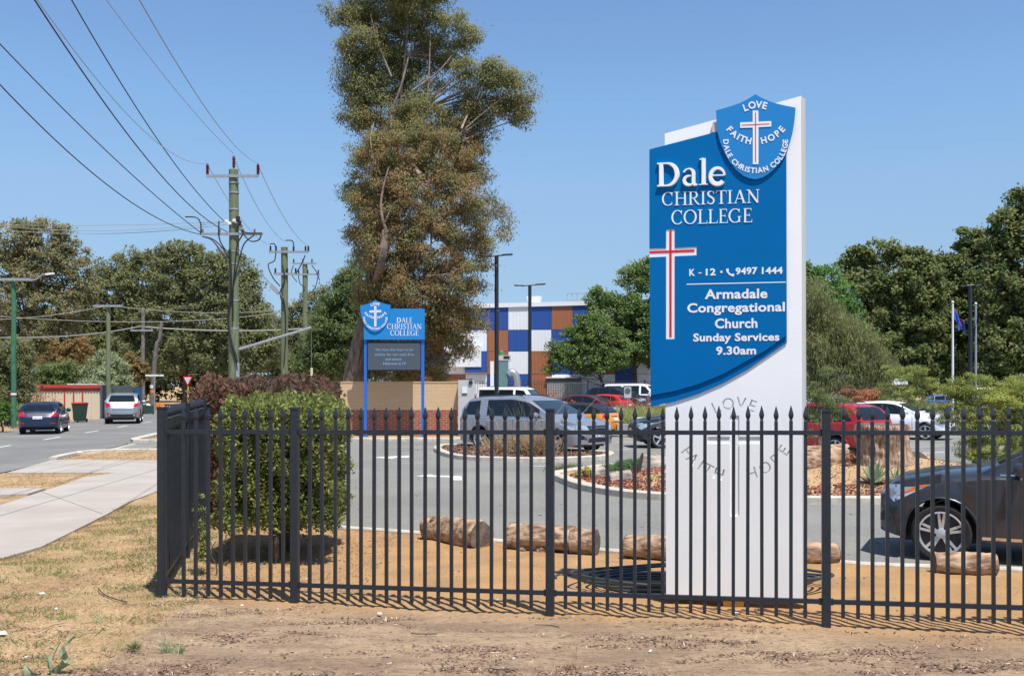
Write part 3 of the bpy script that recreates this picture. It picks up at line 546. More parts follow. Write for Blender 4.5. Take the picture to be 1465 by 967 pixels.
put_text(S, sign, 'Congregational', [z3(400, 508), z3(1218, 496), z3(1218, 392), z3(400, 404)], .0325, M['wtxt'], .026)
put_text(S, sign, 'Church', q3(632, 616, 988, 611, 84), .0325, M['wtxt'], .026)
put_text(S, sign, 'Sunday Services', [z3(450, 745), z3(1172, 738), z3(1172, 650), z3(450, 657)], .0325, M['wtxt'], .03)
put_text(S, sign, '9.30am', q3(642, 838, 977, 834, 72), .0325, M['wtxt'], .03)

# ------------------------------------------------------------------ THE LED SIGN ON BLUE POSTS AND THE WALL BEHIND IT
B = Plane_((-6.1, 44, 0), 0); led = thing('led_sign', 'blue college sign with shield and grey message screen on two blue posts', 'sign', B.O)
def bx(SP, px0, py0, px1, py1, w0, w1, name, m, par, off=None):
    return MB().prism(SP.poly([(px0, py1), (px1, py1), (px1, py0), (px0, py0)], off if off is not None else w1), w0, w1).build(name, m, par)
for a, b in ((520.8, 524.6), (602.6, 606.8)): bx(B, a, 484, b, 624.8, -.10, .04, 'post', M['blue3'], led)
for a, b in ((519, 526), (600.5, 607.5)): bx(B, a, 623.6, b, 625.2, -.16, .10, 'foot_plate', M['blue3'], led)
bx(B, 520.5, 441.5, 607.2, 485.8, -.12, .12, 'panel', M['blue2'], led)
bx(B, 524.8, 488.5, 602.4, 531, -.2, .02, 'screen_housing', M['frame'], led); bx(B, 526.2, 490.5, 601.4, 529, .0205, .06, 'screen', M['screen'], led)
scx, scy, ss_ = 480+250/4.394, 420+141/4.394, 44/668
MB().prism(B.poly(shield_pts(scx, scy, ss_*.985), .17), .121, .17).build('shield', M['blue2'], led)
def f_led(): shield_writing(scx, scy, ss_*.985, B, led, .17, M['wtxt'], M['red'])
f_led()
zb = lambda x, y: (480+x/4.394, 420+y/4.394)
for s_, a in (('DALE', (385, 184, 484, 151)), ('CHRISTIAN', (324, 224, 540, 190)), ('COLLEGE', (345, 265, 523, 230))):
    (xa, ya), (xb, yb) = zb(a[0], a[1]), zb(a[2], a[3]); put_serif(B, led, s_, Q4(xa, ya, xb, yb), .121, M['wtxt'], .01)
for s_, a in (('We have this hope to be', (250, 364, 488, 345)), ('anchor for our soul, firm', (247, 393, 492, 374)), ('and secure.', (315, 420, 418, 402)), ('Hebrews 6:19', (300, 448, 440, 430))):
    (xa, ya), (xb, yb) = zb(a[0], a[1]), zb(a[2], a[3]); put_text(B, led, s_, Q4(xa, ya, xb, yb), .061, M['stxt'], .0, 'screen_lettering', .004)
Wl = Plane_((-7.3, 45.2, 0), 0); wall = thing('boundary_wall', 'low wall of cream blocks over red brick behind the LED sign', 'wall', Wl.O)
bx(Wl, 487, 547.6, 654.5, 586.5, -.25, .0, 'block_course', M['creamb'], wall); bx(Wl, 487, 586.6, 654.5, 625, -.25, .012, 'brick_base', M['brick'], wall)
bx(Wl, 486.6, 545.8, 655, 547.5, -.27, .02, 'coping', M['creamb'], wall)
CB = Plane_((-2.6, 44.6, 0), 0); cab = thing('service_cabinet', 'tall pale grey service cabinet at the right end of the cream wall', 'cabinet', CB.O)
bx(CB, 655.5, 543.5, 678.5, 622, -.55, 0, 'housing', M['gbox'], cab); bx(CB, 661, 553.5, 668, 562.5, .001, .03, 'meter_cover', M['pwhite'], cab); bx(CB, 661, 563, 668, 564.5, .001, .03, 'meter_slot', M['frame'], cab)
u, v = CB.uv(673.5, 547); MB().lathe([(.09, 0), (.09, .05)], 12, Matrix.Translation((u, 0, v)) @ Matrix.Rotation(math.pi/2, 4, 'X')).build('round_vent', M['frame'], cab)
for i, (a, b, c) in enumerate(((657, 543.4, 541.9), (666, 543.4, 542.2), (671, 543.4, 541.8))): bx(CB, a, c, a+5, b, -.3, -.1, 'top_fitting', M['frame'], cab)

# ------------------------------------------------------------------ THE STEEL FENCE
A0 = G(232, 857); A1 = G(1182, 898); fd = (A1-A0).normalized(); fang = math.atan2(fd.y, fd.x)
fence = thing('steel_fence', 'black steel fence of spear topped pickets across the foreground, turning back at its left end', 'fence', A0, 0)
def on_line(px, O, d):
    k = (px-CX)/F; s = (k*O.y-O.x)/(d.x-k*d.y); return s
s0 = .0155; sp = MB()
R45 = []
prof = [(s0, 0), (s0, 1.775), (s0*.72, 1.785), (s0*1.42, 1.82), (s0*1.36, 1.838), (s0*.9, 1.87), (.002, 1.915)]
pk = MB().lathe([(r*1.414, z) for r, z in prof], 4, Matrix.Rotation(math.pi/4, 4, 'Z')).mesh('picket')
po = MB().box((0, 0, .955), (.078, .078, 1.97)).add(*(lambda m_: (m_.v, m_.f))(MB().box((0, 0, 1.955), (.086, .086, .022)))).mesh('post')
cap = MB().box((0, 0, 0), (.086, .086, .022)).mesh('post_cap')
po = MB().box((0, 0, .95), (.078, .078, 2.0)).mesh('post'); POH = 1.95
def stick(name, me, loc, ang, m=M['steel']):
    o = link(name, me, m, fence); o.location = loc-A0; o.rotation_euler = (random.uniform(-.003, .003), random.uniform(-.003, .003), ang); return o
def post_at(p, ang):
    o = stick('post', po, p, ang); c = link('cap', cap, M['steel'], o); c.location = (0, 0, 1.961); bevel(o, .006); return o
def run(O, d, posts, pickets, dz0, dz1, Ltot):
    ang = math.atan2(d.y, d.x)
    for s_ in posts: post_at(O+d*s_, ang)
    for s_ in pickets:
        p = O+d*s_; p = Vector((p.x, p.y, .045+(dz0+(dz1-dz0)*s_/Ltot)+random.uniform(-.004, .004))); stick('picket', pk, p, ang+random.uniform(-.01, .01))
    for z in (.19, 1.715):
        for a, b in zip(posts[:-1], posts[1:]):
            za, zb_ = z+dz0+(dz1-dz0)*a/Ltot, z+dz0+(dz1-dz0)*b/Ltot; pa, pb = O+d*(a+.03), O+d*(b-.03); mb = MB(); n = Vector((-d.y, d.x, 0))*.019
            vs = [q+e+Vector((0, 0, zz_+h)) for q, zz_ in ((pa-A0, za), (pb-A0, zb_)) for e in (-n, n) for h in (-.02, .02)]
            mb.add(vs, [(0, 2, 3, 1), (4, 5, 7, 6), (0, 1, 5, 4), (2, 6, 7, 3), (0, 4, 6, 2), (1, 3, 7, 5)]); mb.build('rail', M['steel'], fence)
            for q, s_, zz_ in ((a, 1, za), (b, -1, zb_)):
                c = O+d*(q+s_*.048)-A0; br = MB().box((c.x, c.y, zz_), (.03, .03, .058), None).build('bracket', M['steel'], fence)
pfx = [263, 280, 298, 316, 333.5, 351, 369, 387, 405, 443, 461, 479.5, 498, 516.5, 535, 553, 571, 589, 608, 627, 646, 665, 684, 703, 722, 741, 760, 809, 829, 849, 869, 888.5, 908, 928.5, 948, 968, 988, 1008, 1028.5, 1049, 1069.5, 1090, 1110.5, 1131.5, 1152, 1206, 1227.5, 1248.5, 1269.5, 1291, 1312.5, 1334, 1356, 1378, 1400, 1421.5, 1443.5, 1466]
pfs = [on_line(x, A0, fd) for x in pfx]; pfs += [pfs[-1]+.134*k for k in range(1, 6)]+[pfs[-1]+.134*5+.32+.134*k for k in range(0, 17)]
pst = [on_line(x, A0, fd) for x in (232, 422, 787, 1182)]; pst += [pst[-1]+2.62, pst[-1]+5.24]; pfs = [s_ for s_ in pfs if all(abs(s_-q) > .07 for q in pst)]
run(A0, fd, pst, pfs, 0, .055*1.6, pst[-1])
A2 = Vector((A0.x, A0.y, 0)); ld = Vector((-.205, 1, 0)).normalized()
ps2 = [.0, 2.45, 4.9, 7.3, 9.7]; pk2 = [a+.17+.128*k for a in ps2[:-1] for k in range(17)]
run(A2, ld, ps2, pk2, .02, .05, 9.7)
# second return: rusty bracket near the corner is part of the steelwork

# ------------------------------------------------------------------ LOGS, STUMPS
def log(label, a, b, r, m, cutm=M['cut'], cut_end=1, rr=None, name='log', knots=0, grp=None, flare=0):
    a, b = Vector(a), Vector(b); d = b-a; L_n = d.length; t = d.normalized(); n = 34 if name == 'log' else 72; K = 34; root = thing(name, label, 'log' if name == 'log' else 'stump', (a+b)/2, 0, grp)
    s = t.cross(Vector((0, 0, 1))) if abs(t.z) < .9 else Vector((1, 0, 0)); s.normalize(); u_ = s.cross(t); c0 = (a+b)/2; vs = []; sd = random.random()*50
    for i in range(K):
        f = i/(K-1); 
        for k in range(n):
            an = 2*math.pi*k/n; rad = (r+((rr or r)-r)*f)*(1+.05*noise.noise((math.cos(an)*9+sd, math.sin(an)*9, f*16))+.20*noise.noise((math.cos(an)*1.2+sd, math.sin(an)*1.2, f*2.5))+.07*noise.noise((math.cos(an)*5+sd, math.sin(an)*5, f*7)))*(1-.05*(i in (0, K-1)))*(1+flare*max(0, 1-f*3)**2)*((1-.16*abs(noise.noise((math.cos(an)*4, math.sin(an)*4, f*.8)))-.07*abs(noise.noise((math.cos(an)*11, math.sin(an)*11, f*3)))) if flare else 1)
            vs.append(a+d*f+(s*math.cos(an)+u_*math.sin(an))*rad-c0)
    mb = MB(); mb.add(vs, [(i*n+k, i*n+(k+1) % n, (i+1)*n+(k+1) % n, (i+1)*n+k) for i in range(K-1) for k in range(n)])
    for _ in range(knots):
        an = random.uniform(0, 6.28); f = random.uniform(.2, .8); q = a+d*f+(s*math.cos(an)+u_*math.sin(an))*r*.9-c0; mb.tube([q, q+(s*math.cos(an)+u_*math.sin(an))*r*.35], [r*.35, r*.22], 8)
    mb.build('bark', m, root, 60)
    for e, o_, sg in ((0, a, -1), (K-1, b, 1)):
        ring = vs[e*n:(e+1)*n]; cc = o_-c0; mb2 = MB(); rings = [[cc+(v-cc)*q+t*sg*(.006+.012*(1-q)) for v in ring] for q in (1.0, .8, .55, .3, .1)]
        V_ = [v for R_ in rings for v in R_]; mb2.add(V_, [(i*n+k, i*n+(k+1) % n, (i+1)*n+(k+1) % n, (i+1)*n+k) if sg < 0 else (i*n+k, (i+1)*n+k, (i+1)*n+(k+1) % n, i*n+(k+1) % n) for i in range(4) for k in range(n)]+[tuple(4*n+k for k in range(n))])
        mb2.build('cut_face', cutm, root, 40)
    return root
def glog(label, pa, pb, r, m=M['bark'], **k):       # a log lying on the ground between two ground pixels
    a, b = G(*pa), G(*pb); a.z = b.z = r*.93; return log(label, a, b, r, m, **k)
glog('thick stub of log with grey cut end facing right, leftmost beside the drive', (613, 771), (689, 785), .17, rr=.225, knots=1)
glog('long barky log with a hollow knot lying behind the third fence post', (730, 785), (822, 791), .185, rr=.165, knots=3)
glog('short pale log butted against the knotted log, its right end cut', (818, 791), (854, 793), .165, M['bark'])
glog('smooth brown log half hidden by the left edge of the white sign', (896, 797), (985, 803), .155)
glog('brown log end showing just right of the white sign base', (1090, 808), (1196, 806), .135)
glog('flat topped log lying against the front wheel of the dark grey SUV', (1336, 819), (1424, 821), .125, rr=.14)
# logs and stump in the garden bed
def blog(label, x0, y0, x1, y1, r, m, Y, **k): return log(label, P(x0, y0, Y), P(x1, y1, Y+k.pop('dy', 0)), r, m, **k)
blog('large pale fallen trunk section right of the white sign in the garden bed', 1120, 666, 1217, 658, .42, M['bark'], 22.2, rr=.36, dy=.4)
log('broad weathered tree stump with flared base standing on the sand mound', P(1265, 700, 22.0), P(1262, 607, 22.0), .60, M['stumpm'], name='stump', rr=.56, flare=.16)
blog('leaning brown log slab just right of the big stump', 1308, 668, 1330, 690, .42, M['stumpm'], 24.5, dy=.6)
blog('grey log with rough bark among red chips left of the sign', 873, 690, 904, 686, .22, M['barkg'], 22.6)
blog('small weathered grey log beside the blue green ground cover', 845, 681, 866, 680, .20, M['barkg'], 23.6)
blog('rough brown root mass at the left edge of the white sign', 915, 668, 985, 684, .36, M['barkg'], 24.0, knots=4)
# poly pipe coil behind the sign
pc = thing('irrigation_pipe', 'loose coils of black irrigation pipe lying on the sand behind the sign base', 'pipe', (1.9, 11.2, 0)); c0 = Vector((1.9, 11.2, 0))
for i in range(5):
    r0 = random.uniform(.8, 1.2); pts = []
    for k in range(41):
        a = 2*math.pi*k/40*.97+i; rx = 1.35+.12*i*random.uniform(.9, 1.1); pts.append((math.cos(a)*(1.05+.09*i)+.15+.02*math.sin(7*a), math.sin(a)*(.42+.05*i)+.1, .045+.03*i+.02*math.sin(3*a+i)))
    MB().tube(curve(pts, 2), .016, 7).build('coil', M['pipe'], pc, 60)
a_ = [G(795, 831), G(802, 826), G(860, 829), G(945, 828)]
MB().tube(curve([p-c0+Vector((0, 0, .03)) for p in a_], 6), .016, 7).build('coil', M['pipe'], pc, 60)

# ------------------------------------------------------------------ VEHICLES
def interp(P_, x): return float(np.interp(x, [p[0] for p in P_], [p[1] for p in P_]))
SP_ = dict(
 hatch=dict(L=4.1, W=1.70, top=[(0, .58), (.05, .70), (.22, .79), (.95, .95), (1.1, .98), (1.85, 1.36), (2.3, 1.41), (3.2, 1.37), (3.5, 1.28), (3.92, .98), (4.05, .90), (4.1, .62)], belt=[(0, .55), (1.1, .90), (3.8, .97), (4.1, .58)], zb=.20, wh=(.78, 3.25), r=.30, ws=(1.12, 1.82), win=[(1.35, 2.28, 1.95, 2.28), (2.36, 3.1, 2.36, 3.05), (3.16, 3.62, 3.12, 3.30)]),
 suv=dict(L=4.45, W=1.83, top=[(0, .72), (.06, .86), (.22, .95), (1.05, 1.07), (1.2, 1.10), (1.98, 1.58), (2.5, 1.67), (3.7, 1.62), (4.0, 1.52), (4.3, 1.12), (4.4, 1.04), (4.45, .7)], belt=[(0, .68), (1.2, 1.02), (4.2, 1.12), (4.45, .65)], zb=.27, wh=(.87, 3.50), r=.345, ws=(1.22, 1.95), win=[(1.45, 2.42, 2.1, 2.42), (2.5, 3.3, 2.5, 3.25), (3.36, 4.0, 3.32, 3.72)]),
 bigsuv=dict(L=4.88, W=1.93, top=[(0, .80), (.04, .98), (.16, 1.08), (.7, 1.19), (1.2, 1.25), (1.38, 1.28), (2.25, 1.74), (2.8, 1.82), (4.2, 1.76), (4.5, 1.62), (4.78, 1.18), (4.84, 1.05), (4.88, .7)], belt=[(0, .76), (.9, 1.11), (1.38, 1.17), (4.7, 1.22), (4.88, .65)], zb=.27, wh=(.80, 3.62), r=.385, ws=(1.42, 2.2), win=[(1.62, 2.62, 2.35, 2.62), (2.72, 3.6, 2.72, 3.55), (3.68, 4.45, 3.62, 4.15)]),
 mpv=dict(L=5.15, W=1.99, top=[(0, .74), (.05, .88), (.18, .96), (.95, 1.10), (1.12, 1.14), (2.1, 1.66), (2.7, 1.76), (4.5, 1.71), (4.78, 1.58), (5.02, 1.12), (5.1, 1.02), (5.15, .7)], belt=[(0, .7), (1.1, 1.05), (5.0, 1.10), (5.15, .65)], zb=.22, wh=(.93, 4.02), r=.35, ws=(1.16, 2.05), win=[(1.5, 2.55, 2.25, 2.55), (2.66, 3.75, 2.66, 3.75), (4.1, 4.82, 4.1, 4.62)]),
 wagon4=dict(L=4.7, W=1.88, top=[(0, .85), (.04, 1.05), (.15, 1.10), (1.2, 1.18), (1.35, 1.2), (1.85, 1.78), (2.2, 1.85), (4.45, 1.85), (4.62, 1.75), (4.68, 1.1), (4.7, .8)], belt=[(0, .8), (1.3, 1.12), (4.6, 1.15), (4.7, .7)], zb=.35, wh=(.85, 3.6), r=.38, ws=(1.36, 1.84), win=[(1.6, 2.4, 1.95, 2.4), (2.52, 3.3, 2.52, 3.3), (3.45, 4.4, 3.45, 4.4)]),
 van=dict(L=5.2, W=1.95, top=[(0, .8), (.05, 1.0), (.2, 1.1), (.75, 1.25), (.85, 1.3), (1.55, 1.95), (2.0, 2.05), (5.0, 2.02), (5.13, 1.9), (5.18, 1.1), (5.2, .8)], belt=[(0, .75), (.85, 1.2), (5.1, 1.2), (5.2, .7)], zb=.28, wh=(.9, 4.0), r=.35, ws=(.88, 1.5), win=[(1.1, 1.95, 1.6, 1.95), (2.1, 3.4, 2.1, 3.4), (3.6, 4.9, 3.6, 4.85)]),
)
PAINT = {}
def paint(c, met=0):
    k = (c, met)
    if k not in PAINT: PAINT[k] = mat('car_paint', c, .34, met, coat=.55)
    return PAINT[k]
def rot_x(R): return Matrix.Rotation(R, 4, 'X')
WH = {}
def wheel_mesh(r, spokes, fine):
    k = (r, spokes, fine); RI = .76
    if k in WH: return WH[k]
    n = 36 if fine else 20; w_ = .11; ri = r*.76
    ty = MB().lathe([(ri, -w_+.01), (ri+.02, -w_), (r*.93, -w_), (r, -w_*.72), (r, w_*.72), (r*.93, w_), (ri+.02, w_), (ri, w_-.01)], n, rot_x(math.pi/2), False).mesh('tyre', 40)
    rm = MB().lathe([(ri*.98, -w_+.02), (ri+.004, -w_+.012), (ri+.004, -w_+.03), (ri*.88, -w_+.03), (ri*.86, .02)], n, rot_x(math.pi/2), False)       # outer face towards +y after rotation: both faces built below
    def spoke(sgn):
        for i in range(spokes):
            for dd in ((-.19, .19) if fine else (0,)):
                a = 2*math.pi*i/spokes+dd+.3; ct, s_ = math.cos(a), math.sin(a); wdt = .017 if fine else .028
                p0 = Vector((ct*.05, sgn*(w_-.03), s_*.05)); p1 = Vector((math.cos(a-dd*.3)*ri*.96, sgn*(w_-.015), math.sin(a-dd*.3)*ri*.96)); t = Vector((-s_, 0, ct))*wdt; y = Vector((0, -sgn*.022, 0))
                vs = [p0-t*1.1, p0+t*1.1, p1+t, p1-t]; rm.add([*vs, *[v+y for v in vs]], [(0, 1, 2, 3), (7, 6, 5, 4), (0, 4, 5, 1), (1, 5, 6, 2), (2, 6, 7, 3), (3, 7, 4, 0)])
        rm.lathe([(.065, -.02), (.065, .012), (.04, .02)], 16, Matrix.Translation((0, sgn*(w_-.02), 0)) @ rot_x(-sgn*math.pi/2))
        rm.lathe([(ri+.002, -.015), (ri+.002, .01), (ri*.93, .012), (ri*.9, -.03), (ri*.9, -.015)], n, Matrix.Translation((0, sgn*(w_-.012), 0)) @ rot_x(-sgn*math.pi/2), False)
    spoke(1); spoke(-1)
    WH[k] = (ty, rm.mesh('rim', 40), MB().lathe([(ri*.9, -.05), (ri*.9, .05)], 16, rot_x(math.pi/2)).mesh('brake_disc')); return WH[k]
def car(kind, label, col, loc, head, scale=1, metal=0, roof=None, fine=False, plate=None, cat='car', lower=None, rim='alloy', rails=False, grp=None, spokes=5, rearlow=False, name=None, amberlamp=False, bumper_chrome=False):
    s = SP_[kind]; L_n, W_, zb0, r = s['L'], s['W'], s['zb'], s['r']; root = thing(name or 'parked_car', label, cat, (loc[0], loc[1], loc[2] if len(loc) > 2 else .03), math.radians(head), grp); root.scale = (scale,)*3
    top = lambda x: (interp(s['top'], x-.05)+interp(s['top'], x)+interp(s['top'], x+.05)+interp(s['top'], x-.1)+interp(s['top'], x+.1))/5
    xs = set(np.round(np.linspace(0, L_n, 46), 3)) | {.02, .05, .1, L_n-.02, L_n-.05, L_n-.1}
    Ra = r*1.17
    for xw in s['wh']: xs |= set(np.round([xw+Ra*math.cos(a) for a in np.linspace(0, math.pi, 13)], 3)) | {round(xw-Ra-.003, 3), round(xw+Ra+.003, 3)}
    xs = sorted(x for x in xs if 0 <= x <= L_n); rows = []
    for x in xs:
        d = min(x, L_n-x); e = max(0, (.42-d)/.42); w_ = W_/2*(1-.30*e**2.6)*(1-.03*abs(x/L_n-.5)*2)
        zt = top(x); bl = min(interp(s['belt'], x), zt-.05); zb = zb0+(.09*e if x < 1 else .13*e); zl = zb
        for xw in s['wh']:
            if abs(x-xw) < Ra: zl = max(zl, r+math.sqrt(max(Ra*Ra-(x-xw)**2, 0)))
        bl = max(bl, zl+.12); zt = max(zt, bl+.04); gh = zt-bl; wr = w_*(1-.17*min(1, gh/.45)**1.0)
        zm = max(.45*bl+.55*zb+.06, zl+.03)
        if gh < .12: rows.append([(x, 0, zl), (x, w_*.90, zl), (x, w_*.985, zl+.012), (x, w_, zm), (x, w_*.985, bl-.04 if bl-.04 > zm else zm+.01), (x, w_*.93, bl+.02), (x, w_*.86, bl+gh*.45), (x, w_*.72, bl+gh*.72), (x, w_*.45, bl+gh*.93), (x, 0, zt)])
        else: rows.append([(x, 0, zl), (x, w_*.90, zl), (x, w_*.985, zl+.012), (x, w_, zm), (x, w_*.985, bl-.04), (x, w_*.945, bl+.0), (x, wr+(w_*.945-wr)*.08, bl+gh*.82), (x, wr*.93, bl+gh*.93), (x, wr*.6, bl+gh*.985), (x, 0, zt)])
    n = 10; vs = []; fs = []
    for R in rows: vs += R+[(a, -b, c) for a, b, c in R[1:9]]      # 18 per ring
    ring = list(range(10))+list(range(17, 9, -1)); m_ = 18
    for i in range(len(rows)-1):
        for k in range(m_): a, b = ring[k], ring[(k+1) % m_]; fs.append((i*m_+a, i*m_+b, (i+1)*m_+b, (i+1)*m_+a))
    fs += [tuple(ring[::-1]), tuple((len(rows)-1)*m_+k for k in ring)]
    mb = MB(); mb.add([(x-L_n/2, y, z) for x, y, z in vs], fs); me = mb.mesh('body'); bm = bmesh.new(); bm.from_mesh(me); bmesh.ops.recalc_face_normals(bm, faces=bm.faces[:]); bm.to_mesh(me)
    bv = BVHTree.FromBMesh(bm); bm.free(); me.shade_smooth(); me.set_sharp_from_angle(angle=math.radians(38)); pm = paint(col, metal); body = link('body', me, pm, root)
    H_ = L_n/2
    MB().box((0, 0, r*.62+.16), (L_n-.5, W_*.62, .34)).build('underbody', M['black'], root)
    def cast(o_, d_, off):
        h, nn, _, _ = bv.ray_cast(Vector(o_), Vector(d_)); 
        if h is None: return None
        if nn.dot(Vector(d_)) > 0: nn = -nn
        return h+nn*off
    def patch(name, quad, axis, m, off=.005, nu=8, nv=6, par=None):
        g = []; q = [np.array(p, float) for p in quad]
        for j in range(nv+1):
            for i in range(nu+1):
                a, b = i/nu, j/nv; u_, v_ = q[0]*(1-a)*(1-b)+q[1]*a*(1-b)+q[2]*a*b+q[3]*(1-a)*b
                if axis in ('+y', '-y'): sg = 1 if axis == '+y' else -1; p = cast((u_-H_, 3*sg, v_), (0, -sg, 0), off)
                elif axis == 'f': p = cast((-H_-2, u_, v_), (1, 0, 0), off)
                elif axis == 'r': p = cast((H_+2, u_, v_), (-1, 0, 0), off)
                else: p = cast((u_-H_, v_, 4), (0, 0, -1), off)
                g.append(p)
        if any(p is None for p in g): return None
        mb = MB(); mb.add(g, [(j*(nu+1)+i, j*(nu+1)+i+1, (j+1)*(nu+1)+i+1, (j+1)*(nu+1)+i) for j in range(nv) for i in range(nu)])
        me = mb.mesh(name); bm = bmesh.new(); bm.from_mesh(me); ctr = Vector((0, 0, .7)); bmesh.ops.recalc_face_normals(bm, faces=bm.faces[:])
        if sum(f.normal.dot(f.calc_center_median()-ctr) for f in bm.faces) < 0: bmesh.ops.reverse_faces(bm, faces=bm.faces[:])
        bm.to_mesh(me); bm.free(); me.shade_smooth(); return link(name, me, m, par or root)
    # glazing
    a, b = s['ws']; za, zb_ = top(a)+.03, top(b)-.03; hw = W_/2
    patch('windscreen', [(-hw*.86, za), (hw*.86, za), (hw*.70, zb_), (-hw*.70, zb_)], 'f', M['glassb'], .006, 12, 8)
    bzr = interp(s['belt'], L_n-.5)+.06; tzr = top(L_n-.75 if kind != 'hatch' else 3.3)-.09
    if kind in ('wagon4', 'van'): tzr = top(L_n-.3)-.14
    patch('rear_window', [(-hw*.76, bzr), (hw*.76, bzr), (hw*.62, tzr), (-hw*.62, tzr)], 'r', M['glass'], .006, 10, 6)
    for sg in ('+y', '-y'):
        for (x0, x1, x2, x3) in s['win']:
            zt = lambda x: min(top(x)-.13-.0*x, 9); zl = lambda x: interp(s['belt'], x)+.035
            q = [(x0, zl(x0)), (x1, zl(x1)), (x3, bel_top(s, top, x3)), (x2, bel_top(s, top, x2))]; patch('side_window', q, sg, M['glass'], .005, 8, 5)
        for i, xd in enumerate([(s['win'][0][1]+s['win'][1][0])/2, (s['win'][1][1]+s['win'][2][0])/2, s['wh'][0]+Ra+.1]):
            patch('door_seam', [(xd, zb0+.1), (xd+.012, zb0+.1), (xd+.012, interp(s['belt'], xd)-.05), (xd, interp(s['belt'], xd)-.05)], sg, M['frame'], .003, 1, 10)
        for xd in (s['win'][0][1]-.22, s['win'][1][1]-.2):
            z_ = interp(s['belt'], xd)-.13; patch('door_handle', [(xd, z_), (xd+.17, z_), (xd+.17, z_+.03), (xd, z_+.03)], sg, M['chromes'] if fine else pm, .03, 3, 2)
        if lower: patch('sill_cladding', [(s['wh'][0]+Ra+.02, zb0+.03), (s['wh'][1]-Ra-.02, zb0+.03), (s['wh'][1]-Ra-.02, zb0+.17), (s['wh'][0]+Ra+.02, zb0+.17)], sg, lower, .012, 10, 2)
        if fine:
            x0, x1 = s['win'][0][0]-.1, s['win'][2][1]; patch('window_trim', [(x0, interp(s['belt'], x0)+.004), (x1, interp(s['belt'], x1)+.004), (x1, interp(s['belt'], x1)+.03), (x0, interp(s['belt'], x0)+.03)], sg, M['chromes'], .012, 20, 1)
            x0, x1 = s['wh'][0]+Ra+.05, s['wh'][1]-Ra-.05; patch('side_step_strip', [(x0, zb0+.06), (x1, zb0+.06), (x1, zb0+.10), (x0, zb0+.10)], sg, M['chromes'], .014, 10, 1)
        # mirror
        sgn = 1 if sg == '+y' else -1; xm = s['win'][0][0]+.12; zm_ = interp(s['belt'], xm)+.10; mm = MB()
        p = cast((xm-H_, 3*sgn, zm_-.08), (0, -sgn, 0), 0)
        if p: mm.lathe([(.02, -.1), (.075, -.085), (.095, 0), (.08, .075), (.03, .09)], 12, Matrix.Translation((p.x, p.y+sgn*.13, zm_)) @ Matrix.Rotation(math.pi/2, 4, 'X') @ Matrix.Diagonal((.75, 1, 1, 1))); mo = mm.build('wing_mirror', pm, root, 50); MB().box((p.x, p.y+sgn*.03, zm_-.03), (.04, .10, .03)).build('mirror_stalk', M['black'], mo)
        if fine or kind in ('bigsuv', 'suv'):
            for xw in s['wh']:
                mbf = MB(); pts = []
                for a_ in np.linspace(-.1, math.pi+.1, 19):
                    rr = Ra+.03; p = cast((xw+rr*math.cos(a_)-H_, 3*sgn, max(zb0+.05, r+rr*math.sin(a_))), (0, -sgn, 0), .004)
                    if p: pts.append(p)
                if len(pts) > 5: mbf.tube(pts, .016 if lower is None else .03, 6); mbf.build('arch_trim', lower or pm, root, 60)
        if rails:
            pts = [cast((x-H_, sgn*hw*.66, 4), (0, 0, -1), .05) for x in np.linspace(s['ws'][1]+.35, L_n-.9, 8)]
            if all(pts): MB().tube([pts[0]-Vector((0, 0, .05))]+pts+[pts[-1]-Vector((0, 0, .05))], .018, 6).build('roof_rail', M['alloyd'], root, 60)
    # nose
    nz = top(.2)
    for sg in (1, -1):
        patch('headlight', [(sg*hw*.50, nz-.24), (sg*hw*.90, nz-.20), (sg*hw*.93, nz-.05), (sg*hw*.55, nz-.12)], 'f', M['lens'], .006, 8, 4)
        sd = '+y' if sg > 0 else '-y'; patch('headlight', [(.12, nz-.24), (.20, nz-.30), (.62, nz-.075), (.22, nz-.10)], sd, M['lens'], .006, 6, 4)
        if amberlamp: patch('indicator', [(.22, nz-.23), (.28, nz-.21), (.66, nz-.045), (.50, nz-.06)], sd, M['amber'], .010, 6, 4)
        patch('fog_lamp_recess', [(sg*hw*.55, zb0+.22), (sg*hw*.86, zb0+.24), (sg*hw*.84, zb0+.40), (sg*hw*.70, zb0+.34)], 'f', M['black'], .006, 5, 3)
    patch('grille', [(-hw*.46, nz-.27), (hw*.46, nz-.27), (hw*.52, nz-.10), (-hw*.52, nz-.10)], 'f', M['black'], .007, 8, 4)
    patch('air_intake', [(-hw*.55, zb0+.14), (hw*.55, zb0+.14), (hw*.48, zb0+.27), (-hw*.48, zb0+.27)], 'f', M['black'], .006, 8, 3)
    if fine: patch('skid_plate', [(-hw*.75, zb0+.07), (hw*.75, zb0+.07), (hw*.7, zb0+.125), (-hw*.7, zb0+.125)], 'f', M['alloy'], .012, 8, 2); patch('badge', [(-.07, nz-.06), (.07, nz-.06), (.07, nz-.03), (-.07, nz-.03)], 'f', M['chromes'], .01, 2, 2)
    # tail
    tz = interp(s['belt'], L_n-.4)
    for sg in (1, -1):
        patch('taillight', [(sg*hw*.62, tz-.20), (sg*hw*.93, tz-.20), (sg*hw*.93, tz+.0), (sg*hw*.66, tz+.0)], 'r', M['redl'], .007, 5, 4)
        sd = '+y' if sg > 0 else '-y'; patch('taillight', [(L_n-.30, tz-.17), (L_n-.10, tz-.20), (L_n-.10, tz-.03), (L_n-.34, tz-.03)], sd, M['redl'], .007, 4, 3)
        patch('rear_reflector', [(sg*hw*.62, zb0+.26), (sg*hw*.84, zb0+.28), (sg*hw*.84, zb0+.32), (sg*hw*.62, zb0+.30)], 'r', M['redl'], .008, 3, 2)
